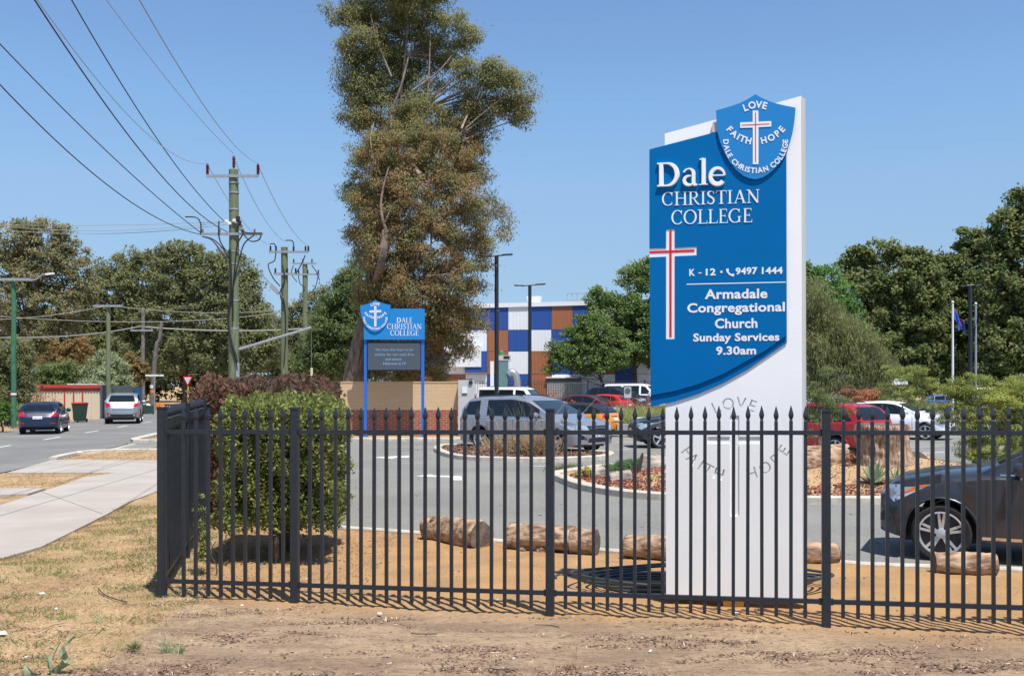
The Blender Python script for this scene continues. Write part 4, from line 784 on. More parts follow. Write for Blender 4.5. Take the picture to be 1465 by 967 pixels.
    if rearlow: patch('rear_bumper_skirt', [(-hw*.92, zb0+.09), (hw*.92, zb0+.09), (hw*.92, zb0+.25), (-hw*.92, zb0+.25)], 'r', M['black'], .006, 12, 3)
    patch('bumper_line', [(-hw*.93, tz-.36), (hw*.93, tz-.36), (hw*.93, tz-.345), (-hw*.93, tz-.345)], 'r', M['frame'], .004, 10, 1)
    patch('badge_strip', [(-.32, tz-.135), (.32, tz-.135), (.32, tz-.10), (-.32, tz-.10)], 'r', M['chromes'] if fine else M['frame'], .006, 5, 1)
    for nm, ax, zz in (('f', 'f', zb0+.30), ('r', 'r', tz-.30 if not rearlow else tz-.22)):
        pq = [(-.19, zz), (.19, zz), (.19, zz+.11), (-.19, zz+.11)]; pl = patch('number_plate', pq, ax, M['plate'], .014, 4, 2)
        if pl and plate:
            me = text_mesh(plate, .02, .0); vv = np.array([v.co[:] for v in me.vertices]); ff = [tuple(p.vertices) for p in me.polygons]; lo, hi = vv[:, :2].min(0), vv[:, :2].max(0); q = (vv[:, :2]-lo)/(hi-lo)
            sgf = -1 if ax == 'f' else 1; cx_ = sum((v.co.x for v in pl.data.vertices))/len(pl.data.vertices)
            pts = [(cx_+sgf*.012, (-1 if ax == 'f' else 1)*(-.155+.31*a), zz+.02+.065*b) for a, b in q]; pts = [(x, (-.155+.31*a)*(-1 if ax == 'f' else 1), z) for (x, y, z), (a, b) in zip(pts, q)]
            mbp = MB(); mbp.add(pts, ff); mbp.build('plate_lettering', M['ptxt'], pl)
    if kind not in ('wagon4', 'van'):      # blacked out pillars between the side windows
        me = body.data; me.materials.append(M['black']); ib = len(me.materials)-1
        for p_ in me.polygons:
            c_ = p_.center; x_ = c_.x+H_; b_ = interp(s['belt'], x_)
            if s['win'][0][0]+.1 < x_ < s['win'][1][1]+.02 and b_+.02 < c_.z < b_+(top(x_)-b_)*.84 and abs(c_.y) > W_*.33: p_.material_index = ib
    if roof:      # two tone: everything above the belt line
        me = body.data; me.materials.append(roof)
        for p_ in me.polygons:
            c_ = p_.center; x_ = c_.x+H_
            if s['ws'][0]+.05 < x_ < L_n-.2 and c_.z > interp(s['belt'], x_)+.015: p_.material_index = len(me.materials)-1
    ty, rm, dk = wheel_mesh(r, spokes, fine)
    for xw in s['wh']:
        for sg in (1, -1):
            wo = link('wheel', None, None, root); wo.empty_display_size = .1; wo.location = (xw-H_, sg*(hw-.125), r)
            t_ = link('tyre', ty, M['tyre'], wo); rr_ = link('rim', rm, M[rim], wo); dd = link('brake_disc', dk, M['frame'], wo)
    return root
def bel_top(s, top, x):
    bl = interp(s['belt'], x); return bl+(top(x)-bl)*.80
def at_g(px, py): g = G(px, py); return (g.x, g.y, .03)
car('mpv', 'silver people mover with dark windows parked beside the narrow kerbed island', (.36, .38, .42), (at_g(757, 641)[0]+.12, 34.6, .03), 180-41, 1.03, .55, fine=True, plate='1HCT 194', rails=True, lower=M['black'])
c_ = car('bigsuv', 'dark grey SUV with amber indicator, its front half entering the frame at right', (.055, .060, .070), (0, 0, .02), -25, .915, .55, fine=True, lower=None, amberlamp=True)
g_ = P(1347, 763, 12.95); lw = Matrix.Rotation(math.radians(-25), 3, 'Z') @ Vector((-(4.88/2-.80), -.85, 0))*.915; c_.location = (g_.x-lw.x, 12.95-lw.y, .02)
car('suv', 'charcoal SUV behind the garden bed, left of the white sign', (.03, .042, .06), (6.35, 36.6, .03), 4, 1.0, .4, lower=M['black'])
car('hatch', 'orange hatchback with black roof and windows behind the silver people mover', (.66, .25, .012), (2.55, 44.6, .03), -30, 1.0, 0, roof=M['black'])
car('hatch', 'bright red hatchback facing away in the far parking row', (.58, .012, .012), (6.1, 72, .03), -32, 1.08)
car('bigsuv', 'dark navy SUV facing right in the far parking row behind the red hatchback', (.015, .025, .05), (8.3, 81, .03), 142, 1.12, .3)
car('van', 'white van in the far parking row, left of the two white roofs under the trees', (.75, .76, .77), (10.8, 91, .03), 155, 1.10, grp=None)
car('van', 'second white van, partly hidden by the left edge of the blue sign panel', (.76, .76, .76), (15.4, 92, .03), 152, 1.08)
car('wagon4', 'white boxy four wheel drive with square windows behind the silver people mover', (.72, .73, .74), (.55, 59.5, .03), 160, 1.1, rails=True)
car('hatch', 'maroon hatchback beyond the white four wheel drive', (.14, .012, .018), (5.2, 68, .03), 150, 1.08, .3)
car('suv', 'orange red SUV just right of the grey service cabinet', (.55, .06, .015), (-2.6, 75, .03), 165, .9)
car('suv', 'red SUV with a dark rear window behind the big stump', (.42, .008, .016), (9.0, 31.2, .03), -50, 1.0, .15, rails=True)
car('hatch', 'white hatchback facing right behind the big stump', (.78, .79, .80), (15.5, 42.4, .03), 145, 1.08)
car('hatch', 'dark blue hatchback seen over the red SUV, behind brown dead ferns', (.02, .06, .16), (19.6, 60.5, .03), 170, 1.08, .3)
car('suv', 'white SUV visible in the gap just right of the tall sign', (.74, .75, .76), (16.6, 63, .03), -150, .98)
car('suv', 'grey SUV at the far right edge beyond the flagpoles', (.40, .42, .44), (37.0, 81, .03), 165, 1.18, .4)
car('hatch', 'dark blue car beneath the left flagpole', (.02, .07, .18), (34.0, 82, .03), 170, 1.0, .1)
car('hatch', 'dark navy hatchback driving away on the road, the nearer of two cars', (.004, .011, .04), (-21.2, 47.6, .03), -74.5, 1.0, 0, plate='1EPC 752', cat='car', name='moving_car', rim='alloyd')
car('suv', 'silver SUV driving away on the road, the farther of two cars', (.33, .345, .37), (-22.15, 59.9, .03), -73, 1.03, .5, plate='1DGV 069', cat='car', name='moving_car', rim='alloyd', rearlow=True, lower=M['black'])
# a low trailer and a concrete barrier in the planting behind the people mover
TR = Plane_((5.4, 42.5, 0), 0); tr = thing('box_trailer', 'light grey low box trailer with an orange lamp, left of the sign panel foot', 'trailer', TR.O)
bx(TR, 909, 598.5, 952, 617, -1.6, 0, 'tray', M['gbox'], tr); bx(TR, 929, 600, 946, 603.5, .001, .03, 'tail_plate', M['black'], tr); bx(TR, 909, 604, 914, 606, .001, .03, 'lamp', M['amber'], tr)
for px in (916, 944): MB().lathe([(.3, -.09), (.3, .09)], 18, Matrix.Translation((TR.uv(px, 610)[0], .8, .33)) @ rot_x(math.pi/2)).build('wheel', M['tyre'], tr)
BR = Plane_((4.6, 43.4, 0), 0); br_ = thing('concrete_barrier', 'low pale concrete barrier beside the orange hatchback', 'barrier', BR.O); bx(BR, 883, 607, 913, 622, -.4, 0, 'block', M['conc'], br_)

# ------------------------------------------------------------------ POLES AND WIRES
def pole_thing(name, label, x, Y, ztop, r0, r1, m, lean=0, grp=None, cat='power pole'):
    t = thing(name, label, cat, (x, Y, 0), 0, grp); pts = [(lean*k/8+.01*math.sin(k*1.3), 0, ztop*k/8-(.3 if k == 0 else 0)) for k in range(9)]
    MB().tube(pts, [r0+(r1-r0)*k/8 for k in range(9)], 14).build('pole', m, t, 50); return t
def bar(t, name, x0, z0, x1, z1, w_, m, y=0, d=None): return MB().tube([(x0, y, z0), (x1, y, z1)], w_, 6).build(name, m, t, 50)
def insul(t, x, z, h=.42, r=.055, m=None, y=0):
    pr = [(.02, 0)]; k = 6
    for i in range(k): pr += [(r, h*(.15+.8*i/k)), (r*.55, h*(.15+.8*(i+.5)/k))]
    MB().lathe(pr+[(r*.6, h*.97), (.01, h)], 10, Matrix.Translation((x, y, z))).build('insulator', m or M['insul'], t, 50)
Y1 = 40.; zp = lambda py, Y: EYE+(HY-py)/F*Y; xp = lambda px, Y: (px-CX)/F*Y
p1x = xp(334.5, Y1); p1 = pole_thing('power_pole', 'tall green tinted timber power pole behind the maroon hedge, with steel stay arm', p1x, Y1, zp(243, Y1), .215, .175, M['polew'])
lx = lambda px: xp(px, Y1)-p1x
MB().box((0, -.2, zp(253.5, Y1)), (lx(371)-lx(297), .09, .1)).build('crossarm', M['galv'], p1); MB().box((lx(333)-lx(334.5), -.2, zp(336, Y1)), (lx(378)-lx(289), .09, .09)).build('crossarm', M['galv'], p1)
for px, py in ((299, 252), (371, 252)): insul(p1, lx(px), zp(py, Y1), .42, .07, y=-.2)
insul(p1, 0, zp(241, Y1), .48, .07); 
for px in (292, 316, 350, 366): insul(p1, lx(px), zp(334.5, Y1), .16, .05, M['galv'], y=-.2)
for k, (px, py) in enumerate(((326, 318), (337, 317), (330, 321), (341, 319))): MB().lathe([(.03, -.06), (.08, -.04), (.08, .04), (.03, .06)], 10, Matrix.Translation((lx(px), -.2, zp(py, Y1)))).build('wire_clamp', M['pwhite'], p1)
for px, py in ((345, 321), (347, 327), (343, 315)): MB().box((lx(px), -.25, zp(py, Y1)), (.12, .12, .2)).build('junction_box', M['wire'] if px != 347 else M['barkg'], p1)
for pts in ([(306, 404-3), (315, 392), (327, 405), (334, 430)], [(350, 337), (342, 352), (339, 380), (336, 420), (336, 460)], [(366, 338), (352, 350), (345, 372), (338, 400), (334, 430)], [(292, 340), (306, 343), (320, 355), (331, 372)], [(316, 318), (316, 340), (323, 356), (334, 366)],
            [(331, 358), (333, 400), (332, 430), (329, 462), (334, 492), (340, 510), (342, 530)], [(290, 335), (290, 322), (284, 313), (268, 312)], [(340, 324), (352, 333), (360, 335), (377, 335)], [(345, 322), (348, 332), (360, 346), (372, 345), (376, 338)]):
    if pts[0][0] == 306: pts = [(293, 340), (306, 345), (318, 360), (332, 380)]
    MB().tube(curve([(lx(a), -.26, zp(b, Y1)) for a, b in pts], 5), .026 if len(pts) < 7 else .045, 6).build('cable', M['wire'], p1, 60)
MB().box((lx(342.5), -.24, zp(540, Y1)), (.13, .1, 1.1)).build('conduit', M['galv'], p1)
MB().tube([(lx(343), -.1, zp(500, Y1)), (lx(446), -.1, zp(469, Y1))], .055, 8).build('stay_arm', M['galv'], p1, 50)
MB().tube([(lx(340), -.1, zp(355, Y1)), (lx(446), -.1, zp(469, Y1)), (lx(446.5), -.1, .1)], .014, 6).build('stay_wire', M['polegrey'], p1)
MB().tube([(lx(446.5), -.1, 0), (lx(446.5), -.1, zp(526, Y1))], .05, 8).build('stay_guard', M['cream'], p1); MB().box((lx(394), -.1, zp(414.5, Y1)), (.16, .14, .42), Matrix.Rotation(-.8, 3, 'Y').to_3x3()).build('stay_insulator', M['galv'], p1)
for q in (262, 276, 300, 360, 378, 430, 470): MB().lathe([(.20, -.03), (.20, .03)], 14, Matrix.Translation((0.0, 0, zp(q, Y1)))).build('strap', M['galv'], p1)
def far_pole(px, Y, ytop, label, arms, m, r=.17, name='power_pole', lean=0, boxes=()):
    x = xp(px, Y); t = pole_thing(name, label, x, Y, zp(ytop, Y), r*1.15, r, m, lean)
    for (a, b, py, ins) in arms:
        MB().box(((xp(a, Y)+xp(b, Y))/2-x+lean*.8, -.2, zp(py, Y)), (xp(b, Y)-xp(a, Y), .1, .13)).build('crossarm', M['galv'], t)
        for ip in ins: insul(t, xp(ip, Y)-x+lean*.8, zp(py-.5, Y), .34 if m != M['poleg'] else .25, .07, M['wire'] if m == M['polew'] else M['galv'], y=-.2)
    return t, x
t2, x2 = far_pole(407, 63.9, 354, 'second green timber power pole along the line, right of the tall one', [(386, 443, 361, (388, 396, 421, 438, 442)), (393, 425, 392.5, (395, 412, 424))], M['polew'], .2)
t3, x3 = far_pole(436.5, 83.5, 377, 'farthest power pole of the line, beside the lime green tree', [(419, 453, 377.5, (421, 434, 447)), (424, 458, 393, (428, 441, 456))], M['polew'], .2)
def cables(t, x, Y, sets):
    for pts in sets: MB().tube(curve([(xp(a, Y)-x, -.28, zp(b, Y)) for a, b in pts], 4), .035, 5).build('cable', M['wire'], t, 60)
cables(t2, x2, 63.9, [[(396, 362), (394, 374), (385, 380), (392, 398), (402, 410)], [(410, 345), (420, 346), (422, 358)], [(388, 350), (394, 350), (396, 356)], [(403, 415), (409, 440), (410, 480), (408, 520)], [(438, 366), (433, 378), (425, 392)], [(405, 380), (409, 400), (402, 420), (408, 440)]])
cables(t3, x3, 83.5, [[(447, 380), (455, 392), (458, 402)], [(428, 394), (430, 406), (438, 412)], [(456, 394), (452, 412), (444, 420)], [(421, 380), (418, 392), (426, 404)]])
far_pole(19.5, 52, 396, 'green painted street pole with a lamp arm at the left edge', [(-6, 48, 400.5, (2, 38, 47))], M['poleg'], .115, 'street_light_pole')
tl = [o for o in COL.objects if o.name.startswith('street_light_pole')][-1]; xt = xp(19.5, 52)
MB().tube(curve([(xp(47, 52)-xt, -.2, zp(402, 52)), (xp(55, 52)-xt, -.2, zp(400, 52)), (xp(62, 52)-xt, -.2, zp(394.5, 52)), (xp(68, 52)-xt, -.2, zp(393, 52))], 5), .04, 8).build('lamp_arm', M['galv'], tl, 60)
MB().box((xp(74, 52)-xt, -.2, zp(392.5, 52)), (.4, .16, .09), Matrix.Rotation(-.12, 3, 'Y')).build('lamp_head', M['pwhite'], tl); MB().box((xp(50.5, 52)-xt, -.2, zp(408, 52)), (.1, .1, .3)).build('fuse', M['wire'], tl)
MB().lathe([(.14, -.06), (.14, .06)], 14, Matrix.Translation((0, 0, zp(564, 52)))).build('marker_band', M['plate'], tl); MB().lathe([(.145, -.02), (.145, .02)], 14, Matrix.Translation((0, 0, zp(565.5, 52)))).build('marker_band', M['redl'], tl)
tw, xw_ = far_pole(155, 66, 434, 'timber power pole behind the silver SUV on the road', [(135, 177, 438, (137, 145, 152, 158, 169, 175))], M['polew'], .13)
tg, _ = far_pole(204.5, 86, 440, 'thin weathered grey pole with a low crossarm, far up the road', [(188, 220, 473, (190, 205, 218))], M['polegrey'], .14)
lp = thing('leaning_pole', 'crooked grey timber pole leaning right beside the far road corner', 'power pole', (xp(216, 80), 80, 0))
MB().tube([(0, 0, -.2), (xp(221, 80)-xp(216, 80), 0, zp(520, 80)), (xp(225, 80)-xp(216, 80), 0, zp(490, 80)), (xp(229, 80)-xp(216, 80), 0, zp(485, 80)), (xp(231, 80)-xp(216, 80), 0, zp(461, 80))], [.2, .17, .15, .14, .12], 10).build('pole', M['polegrey'], lp, 50)
for q, m in ((560, M['orange']), (553, M['plate'])): MB().lathe([(.2, -.12), (.2, .12)], 10, Matrix.Translation((.12, 0, zp(q, 80)))).build('marker_band', m, lp)
sb = thing('street_name_sign', 'blank pale street name blade on a post at the far corner', 'sign', (xp(221, 76), 76, 0)); MB().tube([(0, 0, 0), (0, 0, zp(537, 76))], .04, 8).build('post', M['galv'], sb); MB().box((0, 0, zp(537, 76)), (xp(234, 76)-xp(208, 76), .04, .13)).build('name_blade', M['plate'], sb)
gw = thing('give_way_sign', 'red and white triangular give way sign on a yellow post', 'road sign', (xp(269, 62), 62, 0))
MB().tube([(0, 0, 0), (0, 0, zp(552, 62))], .045, 8).build('post', M['yellow'], gw)
W6 = lambda pts: [((a-269)/F*62, zp(b, 62)) for a, b in pts]
MB().prism(W6([(261.7, 538.5), (276.3, 538.5), (269, 552.3)]), .05, .07).build('red_border', M['red'], gw); MB().prism(W6([(264.2, 540), (273.8, 540), (269, 549.3)]), .071, .076).build('white_face', M['plate'], gw)
def gwt():
    V = Plane_((xp(269, 62), 62, 0), 0); put_text(V, gw, 'GIVE', [(266.4, 543.2), (271.6, 543.2), (271.6, 541.1), (266.4, 541.1)], .077, M['ptxt'], .01, 'lettering', .003); put_text(V, gw, 'WAY', [(267.2, 546.2), (270.8, 546.2), (270.8, 544.2), (267.2, 544.2)], .077, M['ptxt'], .01, 'lettering', .003)
gwt()
def wire(label, S_, E_, sag, r, m=None, grp='overhead power lines', n=30):
    S_, E_ = Vector(S_), Vector(E_); pts = []
    for k in range(n+1): t_ = k/n; p = S_+(E_-S_)*t_; p.z -= 4*sag*t_*(1-t_); pts.append(p)
    c0 = S_.copy(); o = MB().tube([p-c0 for p in pts], r, 5).build('power_line', m or M['wire'], None, 60); o.location = c0; return tag(o, label, 'power line', grp)
wire('lowest thick black wire sweeping to the left end of the tall pole lower crossarm', (-11.83, 40, 7.91), (-10.40, 14, 10.46), 1.28, .015)
wire('second thick black wire to the left end of the lower crossarm, above the lowest one', (-11.83, 40, 7.95), (-12.08, 14, 12.63), .6, .015)
wire('thick black wire reaching the tall pole itself, left of the steepest one', (-10.84, 40, 8.01), (-7.57, 14, 9.24), .85, .015)
wire('steepest thick black wire, rightmost of the four low ones', (-11.0, 40, 8.44), (-8.9, 14, 13.08), 1.0, .015)
wire('thin high wire to the left red insulator of the tall pole', (-11.61, 40, 10.62), (-7.18, 14, 8.57), .95, .008, M['galv'])
wire('thin high wire to the middle red insulator on the pole top', (-10.63, 40, 11.0), (-8.23, 14, 11.42), .47, .009, M['galv'])
wire('thin high wire to the right red insulator of the tall pole', (-9.67, 40, 10.63), (-5.04, 14, 7.44), .44, .009, M['galv'])
for (a, b, c, d, nm) in ((298, 238, 388, 352, 'left'), (334, 225, 408, 346, 'middle'), (370, 238, 442, 352, 'right')):
    wire(f'thin wire from the {nm} red insulator on to the second power pole', P(a, b, 40), P(c, d, 63.9), .55, .013, M['galv'])
for (a, b, c, d, s_, nm) in ((-40, 321, 330, 317, .1, 'top'), (-40, 318, 322, 318, .35, 'middle'), (-40, 324, 326, 321, .35, 'bottom')):
    wire(f'pale service wire running left from the tall pole, {nm} of three', P(c, d, 40), P(a, b, 46), s_, .011, M['wirel'], 'pale service wires')
wire('thick pale cable sagging across the trees behind the poles, left part', P(-30, 483, 52), P(200, 467, 86), .3, .045, M['wirel'], None); wire('thick pale cable sagging across the trees behind the poles, right part', P(200, 467, 86), P(520, 462, 90), .5, .06, M['wirel'], None)
wire('thin grey wire across the dark trees, just above the thick pale cable', P(-30, 450, 60), P(400, 447, 88), .6, .025, M['wirel'], 'thin grey wires across the trees'); wire('thin grey wire across the dark trees, topmost of the two', P(-30, 458, 60), P(155, 437, 66), .2, .02, M['wirel'], 'thin grey wires across the trees'); wire('thin grey wire leading right from the middle timber pole', P(158, 437, 66), P(410, 442, 88), .4, .025, M['wirel'], 'thin grey wires across the trees')

# ------------------------------------------------------------------ CAR PARK LAMPS, FLAGS
def lamp(label, px, Y, ytop, arms, r=.09, m=M['steel'], w_=1.7):
    x = xp(px, Y); t = thing('car_park_lamp', label, 'lamp post', (x, Y, 0), 0, 'double headed car park lamps'); zt = zp(ytop, Y); MB().tube([(0, 0, 0), (0, 0, zt)], [r*1.1, r], 12).build('pole', m, t, 60); MB().box((0, 0, .04), (.4, .4, .08)).build('base_plate', m, t)
    MB().tube([(-w_*.25, 0, zt-.02), (w_*.25, 0, zt+.05)], .04, 6).build('bracket_arm', m, t)
    for sg in (-1, 1):
        h = MB().box((sg*w_*.36, 0, zt+.03+.04*sg), (w_*.34, .28, .06), Matrix.Rotation(-.06*sg, 3, 'Y')).build('lamp_head', M['pwhite'] if m is M['galv'] else m, t); MB().box((sg*w_*.36, 0, zt-.01+.04*sg), (w_*.2, .2, .02)).build('lens', M['lens'], h)
lamp('taller dark double headed lamp post rising left of the chequered building middle', 710.5, 52, 366.5, 0, .10, w_=1.5)
lamp('dark double headed lamp post in front of the white cladding panels', 758, 62, 408.5, 0, .10, w_=1.75)
lamp('double headed lamp post between the two flagpoles at right', 1388, 72, 408.5, 0, .12, w_=1.4, m=M['steel'])
def flagpole(label, px, Y, ytop, m, flag, fl):
    x = xp(px, Y); t = thing('flagpole', label, 'flagpole', (x, Y, 0)); zt = zp(ytop, Y); MB().tube([(0, 0, 0), (0, 0, zt)], [.08, .06], 12).build('pole', M['pwhite'] if m else M['galv'], t, 60); MB().lathe([(.03, 0), (.09, .05), (.09, .1), (.02, .16)], 10, Matrix.Translation((0, 0, zt))).build('finial', M['pwhite'], t)
    f = thing('flag', fl, 'flag', (x, Y, 0)); g = 24; vs = []; quad = [Vector(((a-px)/F*Y, 0, zp(b, Y))) for a, b in flag]
    for j in range(13):
        for i in range(g+1):
            a, b = i/g, j/12; p = quad[0]*(1-a)*(1-b)+quad[1]*a*(1-b)+quad[2]*a*b+quad[3]*(1-a)*b; p.y = .18*math.sin(a*9+b*2)*a; p.z += .05*math.sin(a*11+b*3)*a; vs.append(p)
    mb = MB(); F1 = []; F2 = []
    for j in range(12):
        for i in range(g):
            q = (j*(g+1)+i, j*(g+1)+i+1, (j+1)*(g+1)+i+1, (j+1)*(g+1)+i); (F2 if (m and (j >= 11 or i == 12)) else F1).append(q)
    for nm, Fq, mt in (('cloth', F1, M['flagb'] if m else M['flagn']), ('red_stripe', F2, M['red'])):
        if Fq:
            mb = MB(); mb.add(vs, Fq); o = mb.build(nm, mt, f, 80); sd = o.modifiers.new('thick', 'SOLIDIFY'); sd.thickness = .01
flagpole('white flagpole at right carrying the bright blue flag', 1363, 66, 434, True, [(1364, 456), (1383, 477), (1376, 459.5), (1365, 440)], 'bright blue flag with red and white edge hanging from the white pole')
f2 = [o for o in COL.objects if o.name == 'flag'][0]
o_ = MB(); 
V = [P(1365+a*19, 456+b, 66-.05)-f2.location for a, b in ((0, 0), (.33, 1), (.66, 9), (.6, 12), (.3, 18), (1.05, 20), (.75, 12), (.6, 3))]
o_.add([V[i] for i in (1, 2, 3, 4)]+[V[i]+Vector((0, .05, 0)) for i in (1, 2, 3, 4)], [(0, 1, 2, 3), (7, 6, 5, 4), (0, 4, 5, 1), (1, 5, 6, 2), (2, 6, 7, 3), (3, 7, 4, 0)]); o_.build('folded_cloth', M['flagb'], f2)
flagpole('grey steel flagpole at right with the furled dark flag', 1396, 70, 436, False, [(1391, 486), (1396, 470), (1400, 456), (1397, 448)], 'furled navy flag hanging limp on the grey pole')

# ------------------------------------------------------------------ CHEQUERED BUILDING
BA = math.radians(5.5); C_ = Plane_((xp(757.5, 100), 100, 0), BA); bld = thing('chequered_building', 'large hall clad in blue, white and brown square panels beyond the car park', 'building', C_.O, -BA)
u0, u1 = C_.uv(585, 500)[0], C_.uv(960, 500)[0]; ex = [585, 605, 635.5, 666.3, 697, 727.3, 757.8, 789, 819.5, 850, 880, 910, 940, 960]; rowy = [(441, 472), (472, 502.7), (502.7, 535.3), (535.3, 569)]
zr = [C_.uv(757.5, y)[1] for y in (472, 502.7, 535.3)]; ztop = lambda u: C_.uv(757.5, 440)[1]+(u-u0)*.018-.17
MB().box(((u0+u1)/2, 9, 4.4), (u1-u0, 17.8, 8.8)).build('hall_walls', M['pw'], bld)
pat = ['bwbwbwwbwbrbww', 'wbrwwrbwbrwbw', 'rwbwwrwrwbwrb', 'bwrrwbbwrwwbw']; pat = ['wbrbbwbrbwrbw', 'brwwrbwbrwbrw', 'wbwwrwrbwrbwr', 'brrwbbrwwwbwr']; pm_ = dict(b='pblue', w='pw', r='pbrown')
for i in range(13):
    for j in range(4):
        ua, ub = C_.uv(ex[i], 500)[0]+.02, C_.uv(ex[i+1], 500)[0]-.02; za, zb_ = ((zr[0], None), (zr[1], zr[0]), (zr[2], zr[1]), (0, zr[2]))[j]
        tp = [(ua, ztop(ua)), (ub, ztop(ub))] if j == 0 else [(ua, zb_-.02), (ub, zb_-.02)]
        mb = MB(); nr = 6      # ribbed sheet
        mb.prism([(ua, za+.02), (ub, za+.02), tp[1], tp[0]], .12, .16)
        for k in range(nr): uu = ua+(ub-ua)*(k+.5)/nr; zt_ = tp[0][1]+(tp[1][1]-tp[0][1])*(k+.5)/nr; mb.prism([(uu-.03, za+.03), (uu+.03, za+.03), (uu+.03, zt_-.01), (uu-.03, zt_-.01)], .1601, .185)
        mb.build('wall_panel', M[pm_[pat[j][i]]], bld)
MB().prism([(u0, ztop(u0)+.02), (u1, ztop(u1)+.02), (u1, ztop(u1)+.42), (u0, ztop(u0)+.42)], -18, .32).build('roof_fascia', M['pw'], bld)
bxx = lambda px0, py0, px1, py1, w0, w1, nm, m: bx(C_, px0, py0, px1, py1, w0, w1, nm, m, bld, 0)
bxx(640, 495, 689.5, 525, .2, .6, 'white_panel_box', M['pw']); bxx(689.6, 502.5, 697.3, 533, .2, .55, 'panel_edge', M['pblue']); bxx(666, 525.2, 697.3, 533, .2, .5, 'panel_edge', M['pblue'])
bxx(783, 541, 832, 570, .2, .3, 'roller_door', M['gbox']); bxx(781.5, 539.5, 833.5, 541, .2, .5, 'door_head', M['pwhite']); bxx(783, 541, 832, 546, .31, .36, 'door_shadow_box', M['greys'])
for k in range(10): bxx(783, 547+k*2.2, 832, 548.2+k*2.2, .301, .34, 'door_slat', M['gbox'])
bxx(697, 435, 770, 439.5, -6, -3, 'roof_duct', M['duct']); bxx(719.5, 430.5, 727, 437.5, -4, -3, 'roof_vent', M['greys'])
tz0 = C_.uv(760, 438)[1]; tz1 = C_.uv(760, 420)[1]; uc = C_.uv(760, 430)[0]
MB().add([(uc+a*w_, 4+b*w_, z) for z, w_ in ((tz0, .45), (tz0+.25, .5), (tz1, .72), (tz1+.02, .72)) for a, b in ((-1, -1), (1, -1), (1, 1), (-1, 1))], [(i*4+k, i*4+(k+1) % 4, (i+1)*4+(k+1) % 4, (i+1)*4+k) for i in range(3) for k in range(4)]+[(3, 2, 1, 0), (12, 13, 14, 15)]).build('roof_cooler', M['pwhite'], bld)
for a in (810, 817, 824.5, 834.5): bxx(a, 417.5, a+.9, 436, -1.5, -1.4, 'roof_frame_post', M['galv'])
for b in (417.5, 427.5): bxx(810, b, 835.3, b+1.3, -1.55, -1.35, 'roof_frame_rail', M['galv'])
hp = thing('extraction_hopper', 'teal steel hopper with green cap and silver elbow duct against the chequered wall', 'hopper', (xp(715, 90), 90, 0)); hx = lambda px: xp(px, 90)-xp(715, 90); hz = lambda py: zp(py, 90)
MB().prism([(hx(711), hz(553)), (hx(726), hz(553)), (hx(727.5), hz(516)), (hx(714), hz(513))], -1, .3).build('hopper_body', M['teal'], hp); MB().prism([(hx(712), hz(516)), (hx(731), hz(516)), (hx(731), hz(508.5)), (hx(712), hz(508.5))], -1, .34).build('hopper_head', M['gbox'], hp)
MB().prism([(hx(720.5), hz(513)), (hx(729), hz(513)), (hx(729), hz(509.5)), (hx(720.5), hz(509.5))], .341, .38).build('control_window', M['black'], hp); MB().lathe([(.16, 0), (.16, .3), (.1, .36)], 14, Matrix.Translation((hx(717.5), 0, hz(508)))).build('green_cap', mat('cap_green', (.03, .3, .08), .5), hp)
MB().tube(curve([(hx(727), -.1, hz(536)), (hx(732), -.1, hz(533)), (hx(738), -.1, hz(538)), (hx(740), -.1, hz(553)), (hx(740), -.1, 0)], 6), .33, 16).build('elbow_duct', M['duct'], hp, 60)
MB().box((hx(704), 0, hz(545)), (.3, .3, 3.4)).build('side_post', M['pw'], hp)
def far_fence(label, a, b, Y0, Y1_, h, n):
    A, B_ = Vector((xp(a, Y0), Y0, 0)), Vector((xp(b, Y1_), Y1_, 0)); t = thing('perimeter_fence', label, 'fence', A); d = B_-A; mb = MB()
    for k in range(n+1): p = d*k/n; mb.box((p.x, p.y, h/2), (.035, .035, h))
    mb.build('pickets', M['steel'], t, kind='stuff')
    for z in (.25, h-.25): MB().tube([(0, 0, z), (d.x, d.y, z)], .03, 4).build('rail', M['steel'], t)
    for k in range(0, int(d.length/5)+1): q = d.normalized()*5*k; MB().box((q.x, q.y, h/2+.05), (.12, .12, h+.1)).build('post', M['steel'], t)
far_fence('black picket fence in front of the chequered building', 678, 1000, 92, 92, 2.55, 130); far_fence('black picket fence in the shade of the trees right of the sign', 1130, 1300, 84, 84, 2.7, 90); far_fence('dark picket fence behind the flagpoles', 1330, 1500, 95, 95, 2.6, 80)
sgn = thing('notice_board', 'small white notice board behind the thin sapling right of the sign', 'sign', (xp(1287, 72), 72, 0)); MB().box((0, 0, zp(546, 72)), (1.1, .05, .42)).build('board', M['plate'], sgn); MB().box((0, 0, 1.0), (.06, .04, 2.0)).build('post', M['galv'], sgn)
ps = thing('striped_bollard', 'slim black and yellow marker post behind the dark grey SUV bonnet', 'bollard', G(1394, 664)); MB().tube([(0, 0, 0), (0, 0, 1.35)], .07, 10).build('post', M['black'], ps)
for z in (.35, .8, 1.2): MB().lathe([(.075, -.07), (.075, .07)], 10, Matrix.Translation((0, 0, z))).build('yellow_band', mat('band_yellow', (.8, .45, .02), .5) if z == .35 else bpy.data.materials['band_yellow'], ps)
rs = thing('round_road_sign', 'small round parking sign seen through the dry grass before the navy SUV', 'sign', (xp(898, 60), 60, 0)); MB().tube([(0, 0, 0), (0, 0, 2.1)], .03, 8).build('post', M['galv'], rs); MB().box((0, -.03, 1.75), (.4, .02, .62)).build('plate', M['gbox'], rs); MB().lathe([(.16, 0), (.16, .02), (.12, .021)], 18, Matrix.Translation((0, -.045, 1.85)) @ rot_x(math.pi/2)).build('ring', M['greys'], rs)

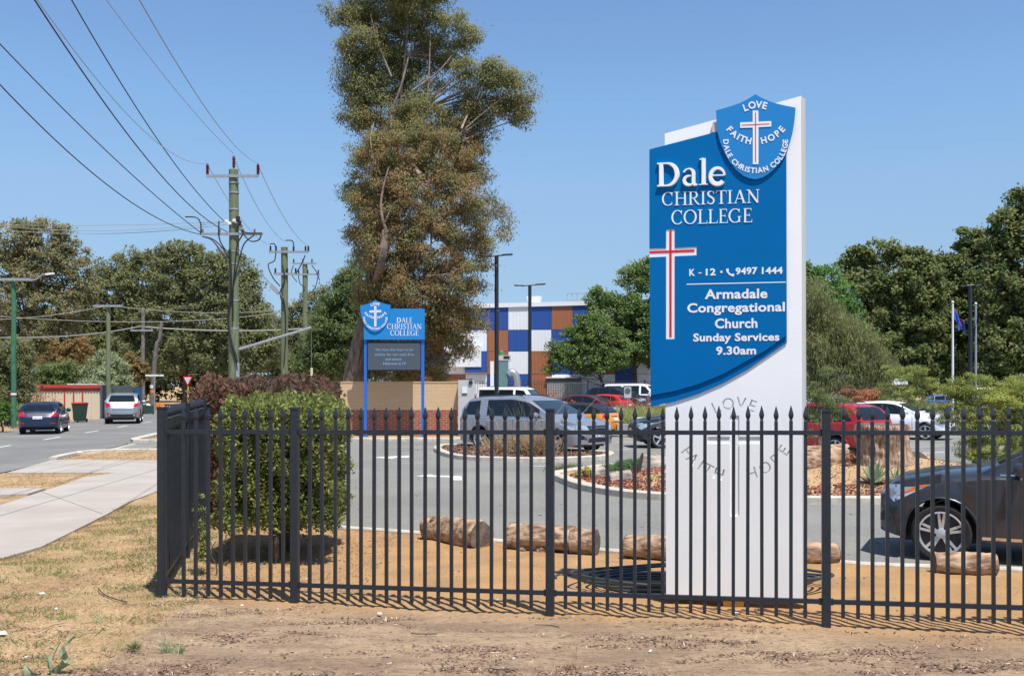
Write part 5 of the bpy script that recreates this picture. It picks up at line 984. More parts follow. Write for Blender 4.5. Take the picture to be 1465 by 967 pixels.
# ------------------------------------------------------------------ STREET SIDE: fences, bins, houses
def sheet_fence(label, pa, pb, Y0, Y1_, ytop, m, capm, n, posts=()):
    A = Vector((xp(pa, Y0), Y0, 0)); B_ = Vector((xp(pb, Y1_), Y1_, 0)); h = zp(ytop, (Y0+Y1_)/2); ang = math.atan2(B_.y-A.y, B_.x-A.x); L_n = (B_-A).length
    t = thing('sheet_fence', label, 'fence', A, ang); wd = L_n/n
    for k in range(n):
        mb = MB(); mb.box((wd*(k+.5), 0, h/2), (wd-.03, .03, h))
        for q in range(3): mb.box((wd*(k+.17+.33*q), -.03, h/2), (.10, .03, h-.02))
        mb.build('fence_sheet', m, t)
        if capm and k in (2, 5, 6, 7): MB().box((wd*k, -.05, h/2), (.09, .05, h)).build('post', capm, t)
    if capm:
        for q in (0, 1): MB().box((L_n/2, -.02-.05*q, h+.10+.20*q), (L_n, .1+.1*q, .19)).build('top_rail', capm, t)
sheet_fence('cream sheet metal fence with red capping across the road', 24, 142.5, 62, 66, 559.5, M['cream'], M['redtrim'], 9)
sheet_fence('dark grey sheet fence continuing right of the cream one', 143.5, 190, 67, 72, 551.5, M['greys'], None, 6)
sheet_fence('blue sheet gate beyond the grey fence', 192, 203.5, 76, 76, 554, M['rblue'], None, 2)
def bin_(label, px, py, lid, s=1, tip=False, grp='wheelie bins on the far verge'):
    g = G(px, py); t = thing('wheelie_bin', label, 'bin', (g.x, g.y, .02), random.uniform(-.1, .1), grp); t.scale = (s,)*3
    MB().add([(a*w_, b*d_, z) for z, w_, d_ in ((.06, .22, .24), (.5, .255, .31), (.93, .285, .36), (.98, .30, .38), (1.0, .30, .38)) for a, b in ((-1, -1), (1, -1), (1, 1), (-1, 1))], [(i*4+k, i*4+(k+1) % 4, (i+1)*4+(k+1) % 4, (i+1)*4+k) for i in range(4) for k in range(4)]+[(3, 2, 1, 0), (16, 17, 18, 19)]).build('bin_body', M['bing'], t)
    lo = MB().add([(a*w_, b*d_, z) for z, w_, d_ in ((1.005, .31, .39), (1.04, .31, .39), (1.08, .25, .32)) for a, b in ((-1, -1), (1, -1), (1, 1), (-1, 1))], [(i*4+k, i*4+(k+1) % 4, (i+1)*4+(k+1) % 4, (i+1)*4+k) for i in range(2) for k in range(4)]+[(3, 2, 1, 0), (8, 9, 10, 11)]).build('lid', lid, t)
    for sg in (-1, 1): MB().lathe([(.1, -.03), (.1, .03)], 14, Matrix.Translation((sg*.24, .30, .1)) @ Matrix.Rotation(math.pi/2, 4, 'Y')).build('wheel', M['tyre'], t)
    MB().tube([(-.24, .42, 1.0), (.24, .42, 1.0)], .016, 6).build('handle', M['bing'], t)
    if tip: t.rotation_euler = (0, math.radians(-86), math.radians(10)); t.location.z = .33
    return t
bin_('dark green wheelie bin with red lid standing on the far verge', 114.3, 604.5, M['binr'], 1.07)
bin_('green wheelie bin with yellow lid close to the cream fence', 85.5, 601, M['biny'], 1.15)
bin_('dark bin tucked behind the green street pole', 24, 604, M['bing'], 1.0)
bin_('green wheelie bin lying on its side by the orange barrier', 221, 592.3, M['bing'], 1.15, tip=True)
for i, (px, lb) in enumerate(((213, 'orange plastic barrier leg by the fallen bin, leftmost'), (219, 'orange plastic barrier leg by the leaning pole base'), (226, 'orange plastic barrier leg, rightmost by the far verge'))):
    g = G(px, 588.5); t = thing('safety_barrier', lb, 'barrier', g, 0, 'orange safety barriers'); MB().box((0, 0, .35), (.3, .25, .7)).build('leg', M['orange'], t); MB().box((.3, 0, .55), (.5, .06, .18)).build('board', M['orange'], t)
wb = thing('rubbish_bag', 'white bulky bag lying on the verge beside the fallen green bin', 'bag', G(205, 591.8)); MB().lathe([(.05, 0), (.55, .08), (.62, .35), (.45, .6), (.15, .72), (.05, .74)], 12, Matrix.Diagonal((1.1, .8, 1.2, 1))).build('bag', M['pwhite'], wb, 60)
def house(label, px0, px1, Y, yeave, yridge, wallm, roofm, depth=9):
    x0, x1 = xp(px0, Y), xp(px1, Y); ze, zr_ = zp(yeave, Y), zp(yridge, Y); t = thing('house', label, 'house', ((x0+x1)/2, Y, 0)); w_ = (x1-x0)/2
    MB().box((0, depth/2, ze/2), (2*w_, depth, ze)).build('wall', wallm, t)
    MB().add([(-w_-.4, -.5, ze-.05), (w_+.4, -.5, ze-.05), (w_+.4, depth+.5, ze-.05), (-w_-.4, depth+.5, ze-.05), (-w_*.4, depth/2, zr_), (w_*.4, depth/2, zr_)], [(0, 1, 5, 4), (1, 2, 5), (2, 3, 4, 5), (3, 0, 4), (3, 2, 1, 0)]).build('roof', roofm, t)
    for q in (-.5, .5): f = MB().box((q*w_, -.03, ze*.5), (1.3, .06, 1.1)).build('window', M['winm'], t); MB().box((q*w_, -.08, ze*.5-.62), (1.5, .12, .08)).build('sill', M['pwhite'], f)
house('house with a dark gable and pale roof edge among the trees at far left', 43, 60, 90, 548, 528, M['greys'], M['roofd'])
house('house with a bluish iron roof behind the cream fence', 75, 112, 95, 535, 524, M['pwhite'], M['roofg'])
house('low house behind the silvery shrub, partly hidden by its fence', 112, 160, 100, 541, 533, M['cream'], M['roofg'])
hg = thing('white_shed', 'small white flat shed roof showing over the red capped fence', 'shed', (xp(119, 70), 70, 0)); MB().box((0, 1, 1.05), (1.7, 2, 2.1)).build('wall', M['pwhite'], hg); MB().box((0, 1, zp(550, 70)), (2, 2.4, .1)).build('roof', M['pwhite'], hg)

# ------------------------------------------------------------------ TREES AND PLANTS
def blob_pts(blobs, n, shell=.35, sz=.55):     # clump centres through a union of ellipsoids, denser near the skin
    wts = np.array([b[3]*b[4]*b[5] for b in blobs])**.8; wts /= wts.sum(); ix = rng.choice(len(blobs), n, p=wts); B_ = np.array([b[:6] for b in blobs])[ix]
    d = unit(rng.normal(size=(n, 3))); r_ = rng.uniform(shell**3, 1, n)**(1/3); return B_[:, :3]+d*r_[:, None]*B_[:, 3:6]
def tree(name, label, base, blobs, lm, nc, nl, ls, bark=None, tr=.25, hang=.0, cr=.5, cat='tree', grp=None, limbs=None, asp=.36, lean=(0, 0), twigs=26, lm2=None, kind=None, flatc=1.0):
    """blobs: (px, py, rx_px, ry_px) or with a depth offset; base: (px, Y)"""
    px, Y = base; O = Vector((xp(px, Y), Y, 0)); t = thing(name, label, cat, O, 0, grp); k = Y/F; BL = []
    for b in blobs:
        dy = b[4] if len(b) > 4 else 0; c = P(b[0], b[1], Y)-O; BL.append((c.x, dy, c.z, b[2]*k, (b[2]+b[3])*.5*k*.9, b[3]*k))
    C = blob_pts(BL, nc); C = C[C[:, 2] > .15]
    cs = cr*rng.uniform(.55, 1.25, (len(C), 1)); per = max(2, nl//max(1, len(C))); LC = np.repeat(C, per, 0); off = unit(rng.normal(size=LC.shape))*rng.uniform(0, 1, (len(LC), 1))**.45*np.repeat(cs, per, 0)*[.92, .92, .62*flatc]*np.where(rng.uniform(0, 1, (len(LC), 1)) < .06, 1.6, 1); LP = LC+off
    cb = LP.mean(0); D = rng.normal(size=LP.shape)+np.array([0, 0, -hang])+unit(off)*.8; NB = unit(off)*.7+unit(LP-cb)*.5+np.array([0, 0, .9]); keep = LP[:, 2] > .05; LP, D, NB = LP[keep], D[keep], NB[keep]
    s_ = rng.uniform(.6, 1.3, len(LP))*ls; 
    if lm2 is None: quads('crown', leaves(LP, D, s_, s_*asp, NB), lm, t)
    else:
        sel = lm2[1](LP, O, k) ; quads('crown', leaves(LP[~sel], D[~sel], s_[~sel], s_[~sel]*asp, NB[~sel]), lm, t); quads('crown', leaves(LP[sel], D[sel], s_[sel], s_[sel]*asp, NB[sel]), lm2[0], t)
    bark = bark or M['darkbark']; mb = MB(); zc = np.mean([b[2] for b in BL]); top = max(b[2] for b in BL); zt = zc*.75
    trunk = [Vector((lean[0]*q*q+.04*math.sin(q*7), lean[1]*q, zt*q-.1*(q == 0))) for q in np.linspace(0, 1, 7)]; mb.tube(trunk, [tr*(1.25 if i == 0 else 1-.1*i) for i in range(7)], 9); mb.build('trunk', bark, t, 60)
    lb = MB(); ends = []
    for b in sorted(BL, key=lambda b: -b[3]*b[5])[:14]:
        s0_ = trunk[random.randint(3, 6)]; e = Vector(b[:3])+Vector((0, 0, b[5]*.3)); m1 = (s0_+e)/2+Vector((0, 0, -.08*(e-s0_).length)); pts = curve([s0_, m1, e], 4); lb.tube(pts, [tr*.33*(1-.8*i/(len(pts)-1)) for i in range(len(pts))], 6); ends.append(pts)
    sub = C[rng.choice(len(C), min(twigs*3, len(C)), replace=False)]
    for c in sub:
        c = Vector(c); pts = min(ends, key=lambda p: min((q-c).length for q in p)); q = min(pts, key=lambda q: (q-c).length); mid = (q+c)/2+Vector((0, 0, .1)); lb.tube([q, mid, c], [tr*.14, tr*.09, tr*.03], 4, False)
    if lb.v: lb.build('limbs', bark if not limbs else limbs, t, 60)
    return t
# the big gum behind the wall: a dense column of hanging foliage, rusty in front, deep green above and behind
GB = [(538, 8, 56, 26, 1), (505, 25, 28, 16), (478, 20, 16, 12), (600, 10, 40, 26), (640, 30, 34, 20), (668, 52, 16, 22), (625, 70, 40, 20, 1), (575, 55, 50, 34, 1), (520, 70, 34, 28), (500, 108, 20, 30), (545, 115, 46, 40, 1), (600, 115, 34, 34, 1), (590, -20, 70, 26), (548, -50, 50, 30), (508, 165, 22, 30), (545, 175, 42, 36, .5), (600, 170, 46, 36),
      (680, 112, 36, 22, -.5), (715, 118, 34, 26, -.5), (742, 140, 20, 34, -.5), (745, 165, 15, 22), (700, 150, 40, 26), (665, 160, 26, 30), (690, 185, 22, 20), (655, 200, 30, 36),
      (540, 235, 34, 42, -1), (585, 225, 44, 40, -1.6), (635, 235, 44, 40, -1.2), (675, 235, 24, 34), (512, 280, 18, 40, .6), (545, 300, 40, 44, -1.4), (600, 290, 46, 44, -2), (655, 290, 40, 40, -1.6), (688, 285, 18, 36), (520, 345, 24, 44, .4), (565, 360, 44, 40, -1.6), (622, 350, 44, 40, -2), (670, 345, 34, 34, -1),
      (545, 420, 36, 42, -.6), (595, 420, 46, 40, -1.8), (648, 405, 40, 36, -1.6), (684, 395, 18, 28), (590, 475, 50, 32, -1.2), (640, 460, 44, 30, -1), (672, 455, 28, 20), (545, 490, 36, 36, .8), (610, 515, 50, 24), (648, 500, 34, 20), (530, 530, 30, 20, .8), (590, 540, 50, 14, .8), (722, 318, 9, 30), (711, 290, 7, 18), (520, 130, 16, 20)]
def rusty(LP, O, k):
    pxx = (LP[:, 0]+O.x)/k+CX; pyy = HY-(LP[:, 2]-EYE)/k; n = np.sin(pxx*.045)*14+np.cos(pyy*.06)*10; return (LP[:, 1] < .9+rng.normal(size=len(LP))*1.2) & (pyy > 185+n+rng.normal(size=len(LP))*26) & (pxx > 515+n*.3+rng.normal(size=len(LP))*8) & (np.sin(pxx*.11+2)*np.cos(pyy*.09)+rng.normal(size=len(LP))*.4 > -.55)
gt = tree('gum_tree', 'huge gum tree towering over the LED sign, rusty brown foliage in front and green above', (505, 52), GB, L_['gumd'], 1700, 380000, .155, M['gumbark'], .42, 1.1, .70, lean=(1.9, 0), limbs=M['gumpale'], twigs=70, lm2=(L_['gumr'], rusty), asp=.30)
tb = MB(); tb2 = MB(); kk = 52/F; g0 = Vector((xp(505, 52), 52, 0))
for pts, r0, r1 in (([(497, 560), (503, 530), (512, 490), (522, 455), (534, 420), (545, 380), (552, 330)], .42, .22), ([(505, 545), (516, 515), (520, 500), (535, 495)], .22, .12), ([(552, 330), (545, 300), (548, 270), (556, 240)], .16, .06), ([(551, 318), (565, 290), (582, 283)], .10, .04), ([(600, 345), (612, 325), (618, 300)], .09, .03), ([(603, 360), (622, 345), (628, 338)], .08, .03), ([(600, 250), (560, 180), (575, 120), (590, 60)], .2, .07), ([(590, 130), (625, 105), (648, 78)], .12, .05), ([(610, 170), (614, 100), (616, 40)], .1, .04), ([(660, 185), (672, 160), (690, 148)], .12, .04), ([(665, 178), (664, 150), (660, 140)], .1, .04), ([(500, 20), (480, 15), (468, 5)], .05, .02), ([(535, 175), (530, 200), (535, 230)], .06, .03), ([(610, 395), (640, 392), (655, 385)], .07, .03), ([(560, 110), (540, 60), (530, 20)], .1, .04)):
    P3 = [P(a, b, 52-2.3*(b < 400 and b > 180)-.4)-g0 for a, b in pts]; cv = curve(P3, 4); (tb2 if r0 > .2 else tb).tube(cv, [(r0+(r1-r0)*i/(len(cv)-1))*(.85 if r0 > .3 else .5) for i in range(len(cv))], 8)
tb.build('limbs', M['gumpale'], gt, 60); tb2.build('trunk_fork', M['gumbark'], gt, 60)
tree('lime_tree', 'lush yellow green tree left of the huge gum tree', (492, 66), [(500, 420, 26, 40), (480, 450, 24, 40), (462, 470, 22, 34), (505, 480, 34, 50), (470, 515, 34, 34), (500, 395, 16, 24), (445, 500, 14, 30), (430, 525, 16, 20)], L_['lime'], 420, 34000, .26, cr=.6, hang=.5, asp=.28)
F3 = [
 ('gum_tree', 'pale brownish gum with a high rounded crown at the left edge', 38, 108, [(20, 345, 34, 30), (55, 335, 34, 24), (88, 350, 26, 26), (10, 385, 40, 40), (62, 385, 44, 38), (108, 385, 30, 32), (125, 410, 18, 26), (40, 430, 50, 44), (95, 435, 44, 40), (-25, 370, 30, 40), (50, 480, 60, 40)], 'olive2', 38000),
 ('gum_tree', 'dense olive tree between the pale gum and the round crowned one', 165, 118, [(148, 395, 26, 22), (178, 382, 20, 20), (165, 420, 40, 34), (190, 440, 36, 34), (140, 455, 40, 36), (170, 490, 50, 40)], 'olive', 26000),
 ('gum_tree', 'small crowned tree just left of the round crowned olive tree', 198, 112, [(190, 372, 18, 14), (205, 380, 20, 20), (196, 410, 30, 30), (205, 450, 34, 40), (200, 500, 40, 40)], 'olive', 18000),
 ('gum_tree', 'broad round crowned dark olive tree left of the tall power pole', 265, 110, [(228, 370, 24, 20), (262, 362, 34, 16), (298, 368, 28, 20), (320, 385, 22, 22), (250, 400, 40, 34), (295, 405, 40, 36), (325, 430, 30, 36), (240, 450, 44, 40), (300, 460, 50, 40), (270, 500, 60, 36)], 'olive', 46000),
 ('gum_tree', 'dark tree directly behind the tall power pole', 350, 112, [(345, 385, 20, 20), (358, 408, 18, 24), (350, 440, 28, 36), (368, 460, 24, 30), (345, 500, 44, 44), (385, 500, 26, 36)], 'olive', 22000),
 ('gum_tree', 'hazy low tree in the dip between the two power poles', 410, 135, [(395, 470, 18, 26), (420, 448, 18, 18), (445, 435, 18, 20), (460, 425, 14, 18), (430, 480, 30, 34), (400, 510, 30, 34), (455, 470, 20, 40)], 'olive', 18000)]
for nm, lb, px, Y, bl, lm, n in F3: tree(nm, lb, (px, Y), bl, L_[lm], n//70, n, .40, cr=1.0, tr=.32, asp=.42)
tree('background_wood', 'dark mass of trees closing the far end of the road', (200, 132), [(x, 505+8*math.sin(x), 32, 44, random.uniform(-4, 4)) for x in range(-60, 560, 26)]+[(x, 554, 34, 16) for x in range(-60, 700, 30)], L_['dark'], 900, 52000, .62, cr=1.5, cat='woodland', asp=.5)
tree('shrub', 'grey green silvery shrub beside the timber pole behind the silver SUV', (160, 72), [(150, 520, 20, 18), (140, 535, 22, 18), (165, 532, 20, 20), (175, 545, 14, 14), (128, 548, 14, 10), (150, 550, 34, 14)], L_['silver'], 200, 12000, .22, cr=.45, cat='shrub')
tree('shrub', 'yellow green bush behind the red capped fence', (90, 74), [(70, 535, 20, 14), (95, 530, 20, 14), (112, 535, 14, 14), (80, 548, 34, 12)], L_['lime'], 160, 9000, .22, cr=.45, cat='shrub')
tree('shrub', 'rusty brown shrub rising above the houses left of the timber pole', (100, 84), [(85, 505, 20, 16), (108, 498, 20, 16), (120, 510, 14, 14), (72, 520, 20, 14), (100, 522, 30, 16)], L_['rust'], 160, 9000, .26, cr=.5, cat='shrub')
tree('shrub', 'brownish bush right of the silvery shrub by the grey fence', (194, 78), [(188, 515, 12, 14), (198, 530, 14, 16), (190, 545, 12, 12)], L_['rust'], 100, 6000, .24, cr=.4, cat='shrub')
tree('shrub', 'large dark bushy shrub at the left edge, behind the green street pole', (12, 55), [(8, 505, 28, 26), (30, 520, 20, 30), (-10, 540, 30, 40), (20, 560, 26, 30), (38, 545, 12, 24), (28, 500, 16, 16)], L_['olive'], 260, 20000, .16, cr=.4, cat='shrub', asp=.4)
tree('shrub', 'bright low bush at the left edge in front of the green pole', (3, 48), [(-6, 585, 16, 18), (6, 590, 10, 14), (-12, 600, 16, 10)], L_['vivid'], 90, 5000, .12, cr=.25, cat='shrub', tr=.05)
tree('shrub', 'twiggy grey brown bare shrub against the cream fence', (62, 60), [(62, 575, 22, 14), (50, 585, 16, 12), (75, 580, 14, 12)], L_['drybr'], 70, 1500, .10, cr=.3, cat='shrub', tr=.05, twigs=60)
tree('shrub', 'spiky leafed plant left of the navy hatchback', (34, 53), [(34, 592, 8, 9), (34, 585, 6, 6)], L_['fern'], 60, 2500, .3, cr=.25, cat='shrub', tr=.05, asp=.12)
tree('tree', 'small leafy green tree with a slanting trunk before the chequered building', (868, 94), [(800, 520, 22, 16), (825, 490, 26, 24), (850, 475, 30, 26), (800, 500, 18, 14), (845, 515, 34, 22), (880, 500, 26, 30), (868, 520, 22, 12), (785, 525, 12, 9), (830, 465, 18, 14)], L_['bright'], 380, 30000, .24, cr=.6, tr=.17, asp=.5, lean=(-1.0, 0))
tree('tree', 'taller leafy green tree overlapping the left edge of the big sign', (908, 96.5), [(860, 428, 24, 16), (870, 450, 34, 26), (905, 440, 30, 30), (895, 400, 14, 16), (915, 395, 22, 24), (925, 375, 14, 14), (940, 400, 24, 30), (910, 480, 40, 34), (935, 470, 34, 40), (900, 508, 36, 18), (940, 508, 30, 18), (960, 440, 30, 40)], L_['bright'], 420, 40000, .28, cr=.75, tr=.3, asp=.5)
tree('tree', 'leafy tree mostly hidden behind the tall white sign', (1040, 98), [(1000, 440, 40, 40), (1050, 420, 40, 40), (1095, 450, 40, 40), (1030, 490, 60, 40), (1090, 500, 50, 34)], L_['bright'], 260, 16000, .36, cr=1.0, tr=.3, asp=.5)
tree('tree', 'vivid green tree showing beside the top right edge of the tall sign', (1170, 74), [(1150, 400, 24, 24), (1178, 400, 24, 22), (1200, 425, 24, 24), (1215, 455, 18, 22), (1170, 440, 34, 40), (1215, 480, 18, 16)], L_['vivid'], 260, 20000, .22, cr=.6, asp=.5)
tree('weeping_tree', 'drooping olive tree with fine hanging foliage right of the tall sign', (1170, 66), [(1150, 430, 26, 34), (1170, 440, 26, 34), (1195, 470, 32, 34), (1220, 500, 34, 34), (1165, 500, 40, 44), (1245, 520, 26, 30), (1195, 540, 40, 22), (1265, 535, 18, 18), (1150, 540, 30, 24)], L_['weep'], 420, 42000, .34, cr=.75, hang=2.2, asp=.11, flatc=1.8)
tree('fig_tree', 'big dark broad leafed tree in the middle of the right hand group', (1270, 92), [(1222, 372, 24, 18), (1262, 362, 30, 18), (1300, 372, 28, 20), (1325, 392, 20, 20), (1235, 410, 34, 36), (1285, 415, 40, 40), (1325, 430, 24, 34), (1250, 470, 44, 40), (1310, 480, 40, 44), (1280, 520, 50, 36), (1330, 525, 34, 34)], L_['fig'], 560, 52000, .36, cr=.9, tr=.35, asp=.6, twigs=40)
tree('fig_tree', 'lighter dark leafed tree behind the flagpoles', (1360, 96), [(1352, 378, 18, 16), (1378, 345, 22, 18), (1395, 355, 20, 24), (1350, 410, 26, 30), (1385, 400, 34, 40), (1360, 460, 40, 44), (1400, 470, 34, 44), (1365, 520, 44, 34), (1400, 345, 14, 16)], L_['fig'], 460, 42000, .36, cr=.9, tr=.35, asp=.6)
tree('fig_tree', 'tallest dark tree at the right edge of the picture', (1450, 88), [(1462, 290, 18, 22), (1440, 320, 26, 26), (1475, 330, 40, 34), (1425, 350, 22, 26), (1455, 375, 46, 36), (1430, 420, 34, 44), (1475, 430, 40, 50), (1440, 490, 46, 44), (1480, 510, 40, 40), (1420, 530, 30, 26), (1505, 400, 36, 60), (1458, 275, 8, 10)], L_['fig'], 560, 52000, .34, cr=.85, tr=.35, asp=.6, twigs=40)
tree('background_wood', 'shadowed mass of trees behind the right hand group', (1300, 112), [(x, 500+10*math.sin(x), 36, 46, random.uniform(-3, 3)) for x in range(1110, 1560, 30)]+[(x, 553, 36, 14) for x in range(1110, 1600, 30)], L_['dark'], 500, 26000, .6, cr=1.5, cat='woodland', asp=.5)
tree('background_wood', 'low dark line of trees beyond the chequered building', (900, 135), [(x, 525+7*math.sin(x), 34, 26, random.uniform(-3, 3)) for x in range(660, 1160, 28)]+[(x, 552, 36, 14) for x in range(640, 1160, 32)], L_['dark'], 500, 20000, .6, cr=1.5, cat='woodland', asp=.5)
tree('background_wood', 'far scrub beyond the houses at the left edge', (-120, 120), [(x, 500+9*math.sin(x), 36, 46, random.uniform(-3, 3)) for x in range(-420, -40, 32)], L_['dark'], 400, 18000, .6, cr=1.5, cat='woodland', asp=.5)
tree('feathery_shrub', 'big feathery olive shrub with arching sprays above the dark grey SUV', (1425, 27), [(1352, 600, 16, 16), (1350, 575, 18, 14), (1368, 560, 22, 14), (1378, 540, 16, 10), (1400, 560, 34, 22), (1440, 575, 40, 24), (1380, 590, 28, 24), (1420, 610, 44, 30), (1465, 560, 36, 28), (1465, 620, 36, 36), (1395, 635, 26, 26), (1385, 548, 14, 10), (1430, 650, 34, 22), (1500, 590, 40, 44)], L_['fern'], 520, 60000, .105, M['gumpale'], cr=.26, tr=.05, hang=.8, cat='shrub', asp=.16, flatc=.6)
tree('sapling', 'thin pale stemmed sapling with sparse feathery leaves beside the tall sign', (1164, 23), [(1180, 530, 12, 10), (1168, 560, 16, 14), (1190, 575, 26, 10), (1205, 590, 18, 8), (1160, 590, 16, 9), (1178, 600, 22, 8), (1162, 620, 12, 8)], L_['lime'], 120, 5200, .065, M['gumpale'], cr=.16, tr=.035, cat='tree', asp=.25, lean=(.35, 0), flatc=.6)
tree('sapling', 'open feathery sapling in front of the white notice board', (1290, 46), [(1275, 530, 16, 8), (1295, 540, 20, 9), (1312, 530, 16, 8), (1262, 552, 14, 8), (1300, 560, 22, 10), (1330, 548, 16, 9), (1275, 570, 18, 9), (1318, 575, 18, 9)], L_['fern'], 170, 9000, .12, M['gumpale'], cr=.26, tr=.06, cat='tree', asp=.2, flatc=.6)
# hedges
def hedge(name, label, x0, x1, y0, y1, z0, z1, lm, n, ls, rot=0, trunk=True, jag=.05):
    cx, cy = (x0+x1)/2, (y0+y1)/2; t = thing(name, label, 'hedge', (cx, cy, 0), rot); w_, d_ = (x1-x0)/2, (y1-y0)/2; A = [2*d_*(z1-z0), 2*d_*(z1-z0), 2*w_*(z1-z0), 2*w_*(z1-z0), 4*w_*d_*1.2, 4*w_*d_*.4]; fc = rng.choice(6, n, p=np.array(A)/sum(A))
    a, b = rng.uniform(-1, 1, n), rng.uniform(-1, 1, n); X = np.where(fc == 0, -1, np.where(fc == 1, 1, a)); Yy = np.where(fc == 2, -1, np.where(fc == 3, 1, np.where(fc < 2, a, b))); Zz = np.where(fc == 4, 1, np.where(fc == 5, -1, b))
    dep = rng.uniform(0, 1, n)**1.6*.22; wob = .06*np.sin(a*9+b*5)+.05*np.sin(b*11+a*3+1); N_ = np.stack([(fc == 1)*1.-(fc == 0), (fc == 3)*1.-(fc == 2), (fc == 4)*1.-(fc == 5)], 1)
    Pp = np.stack([X*w_, Yy*d_, (z0+z1)/2+Zz*(z1-z0)/2], 1)+N_*(wob-dep+rng.normal(size=n)*jag*.5)[:, None]
    # rounded shoulders
    ex = np.maximum(np.abs(Pp[:, 0])/w_-.86, 0)+np.maximum(np.abs(Pp[:, 1])/d_-.86, 0); Pp[:, 2] -= np.where(Pp[:, 2] > z1-.25, ex*.5, 0); Pp[:, 2] += np.where(fc == 5, rng.uniform(-.05, .35, n), 0)
    D = rng.normal(size=(n, 3))*.8+N_*.9+[0, 0, .15]; s_ = rng.uniform(.6, 1.25, n)*ls; quads('foliage', leaves(Pp, D, s_, s_*.5), lm, t)
    m = 3500; Q_ = np.stack([rng.uniform(-.84, .84, m)*w_, rng.uniform(-.84, .84, m)*d_, rng.uniform(z0+.2, z1-.18, m)], 1); quads('inner_foliage', leaves(Q_, rng.normal(size=(m, 3)), .24, .17), lm, t)
    mb = MB()
    for k in range(9 if trunk else 5):
        a_ = random.uniform(0, 6.28); e = Vector((random.uniform(-.8, .8)*w_, random.uniform(-.8, .8)*d_, z1-.3)); bs = Vector((random.uniform(-.12, .12)*w_+.0, random.uniform(-.8, .8)*d_*(1 if k > 3 else .6), -.05)); mb.tube(curve([bs, bs+Vector((0, 0, z0+.2)), e], 4), [.045-.004*i for i in range(9)], 6)
    mb.build('stems', M['darkbark'], t, 60); return t
hedge('green_hedge', 'clipped bright green hedge behind the left corner of the black fence', -3.58, -2.26, 12.6, 14.6, .42, 1.98, L_['hedge'], 40000, .062, rot=math.radians(3))
hedge('maroon_hedge', 'maroon leaved hedge rising behind the green one', -5.25, -3.32, 15.9, 22.5, .1, 2.26, L_['hedger'], 26000, .10, rot=math.radians(7), trunk=False)
tree('shrub', 'thin green shoots growing through the fence at its left corner', (306, 12.0), [(290, 760, 6, 30), (286, 720, 5, 20), (292, 790, 8, 14)], L_['hedge'], 50, 700, .05, cr=.08, cat='shrub', tr=.01)
def gmap(poly): return None
# tussocks, agave, ground covers
def tussock(name, label, pts, n, h, lm, sp=.25, wd=.012, cat='plant', grp=None, up=1.0, z=.02):
    t = thing(name, label, cat, (*pts[0][:2], 0), 0, grp); c = rng.integers(0, len(pts), n); base = np.array([[p[0], p[1], (p[2] if len(p) > 2 else z)] for p in pts])[c]-np.array([pts[0][0], pts[0][1], 0]); base[:, :2] += rng.normal(size=(n, 2))*sp*.35
    dr = rng.normal(size=(n, 3))*[.5, .5, .1]+[0, 0, up]; dr = unit(dr); hh = rng.uniform(.45, 1.1, n)*h; sd = unit(np.cross(dr, rng.normal(size=(n, 3))))*wd; m1 = base+dr*hh[:, None]*.55; d2 = unit(dr+rng.normal(size=(n, 3))*.25+np.array([0, 0, -.35])); tip = m1+d2*hh[:, None]*.5
    V = np.stack([base-sd, base+sd, m1+sd*.8, m1-sd*.8], 1); V2 = np.stack([m1-sd*.8, m1+sd*.8, tip+sd*.15, tip-sd*.15], 1); quads('blades', np.concatenate([V, V2]), lm, t); return t
tussock('dry_grass_clump', 'straw coloured dry tussock left of the third post, before the silver people mover', [(*G(706, 652)[:2], .1), (*G(716, 653)[:2], .1)], 260, .62, L_['dry'], .42, .014)
tussock('dry_grass_clump', 'taller dry grassy clump with seed stalks touching the third fence post', [(*G(752, 655)[:2], .1), (*G(765, 656)[:2], .1), (*G(776, 657)[:2], .1)], 420, .95, L_['dry'], .42, .014)
tussock('seed_stalks', 'thin golden seed stalks standing above the dry clump', [(*G(750, 655)[:2], .1), (*G(768, 655)[:2], .1)], 40, 1.9, L_['dry'], .9, .01)
tree('dead_fern', 'brown dried flower heads in front of the windscreen of the white four wheel drive', (800, 46), [(790, 566, 10, 6), (805, 575, 8, 6), (820, 580, 10, 6), (780, 572, 6, 4)], L_['drybr'], 30, 900, .09, cr=.12, cat='plant', tr=.02, twigs=20)
tree('dead_fern', 'rusty dead fern clump over the dark blue hatchback, behind the red SUV', (1240, 52), [(1225, 570, 20, 8), (1245, 566, 18, 8), (1215, 560, 12, 4), (1255, 575, 14, 6)], L_['drybr'], 150, 7000, .13, cr=.3, cat='plant', tr=.03)
tussock('strappy_plants', 'band of tall yellow green grasses behind the orange hatchback', [(xp(x, 52), 52+random.uniform(-1, 1), .03) for x in range(880, 1000, 5)], 4600, 1.15, L_['blade'], 1.0, .02)
tussock('strappy_plants', 'rusty topped grasses in front of the dark navy SUV', [(xp(x, 62), 62+random.uniform(-1, 1), .03) for x in range(893, 990, 8)], 600, 1.7, L_['drybr'], 1.0, .02)
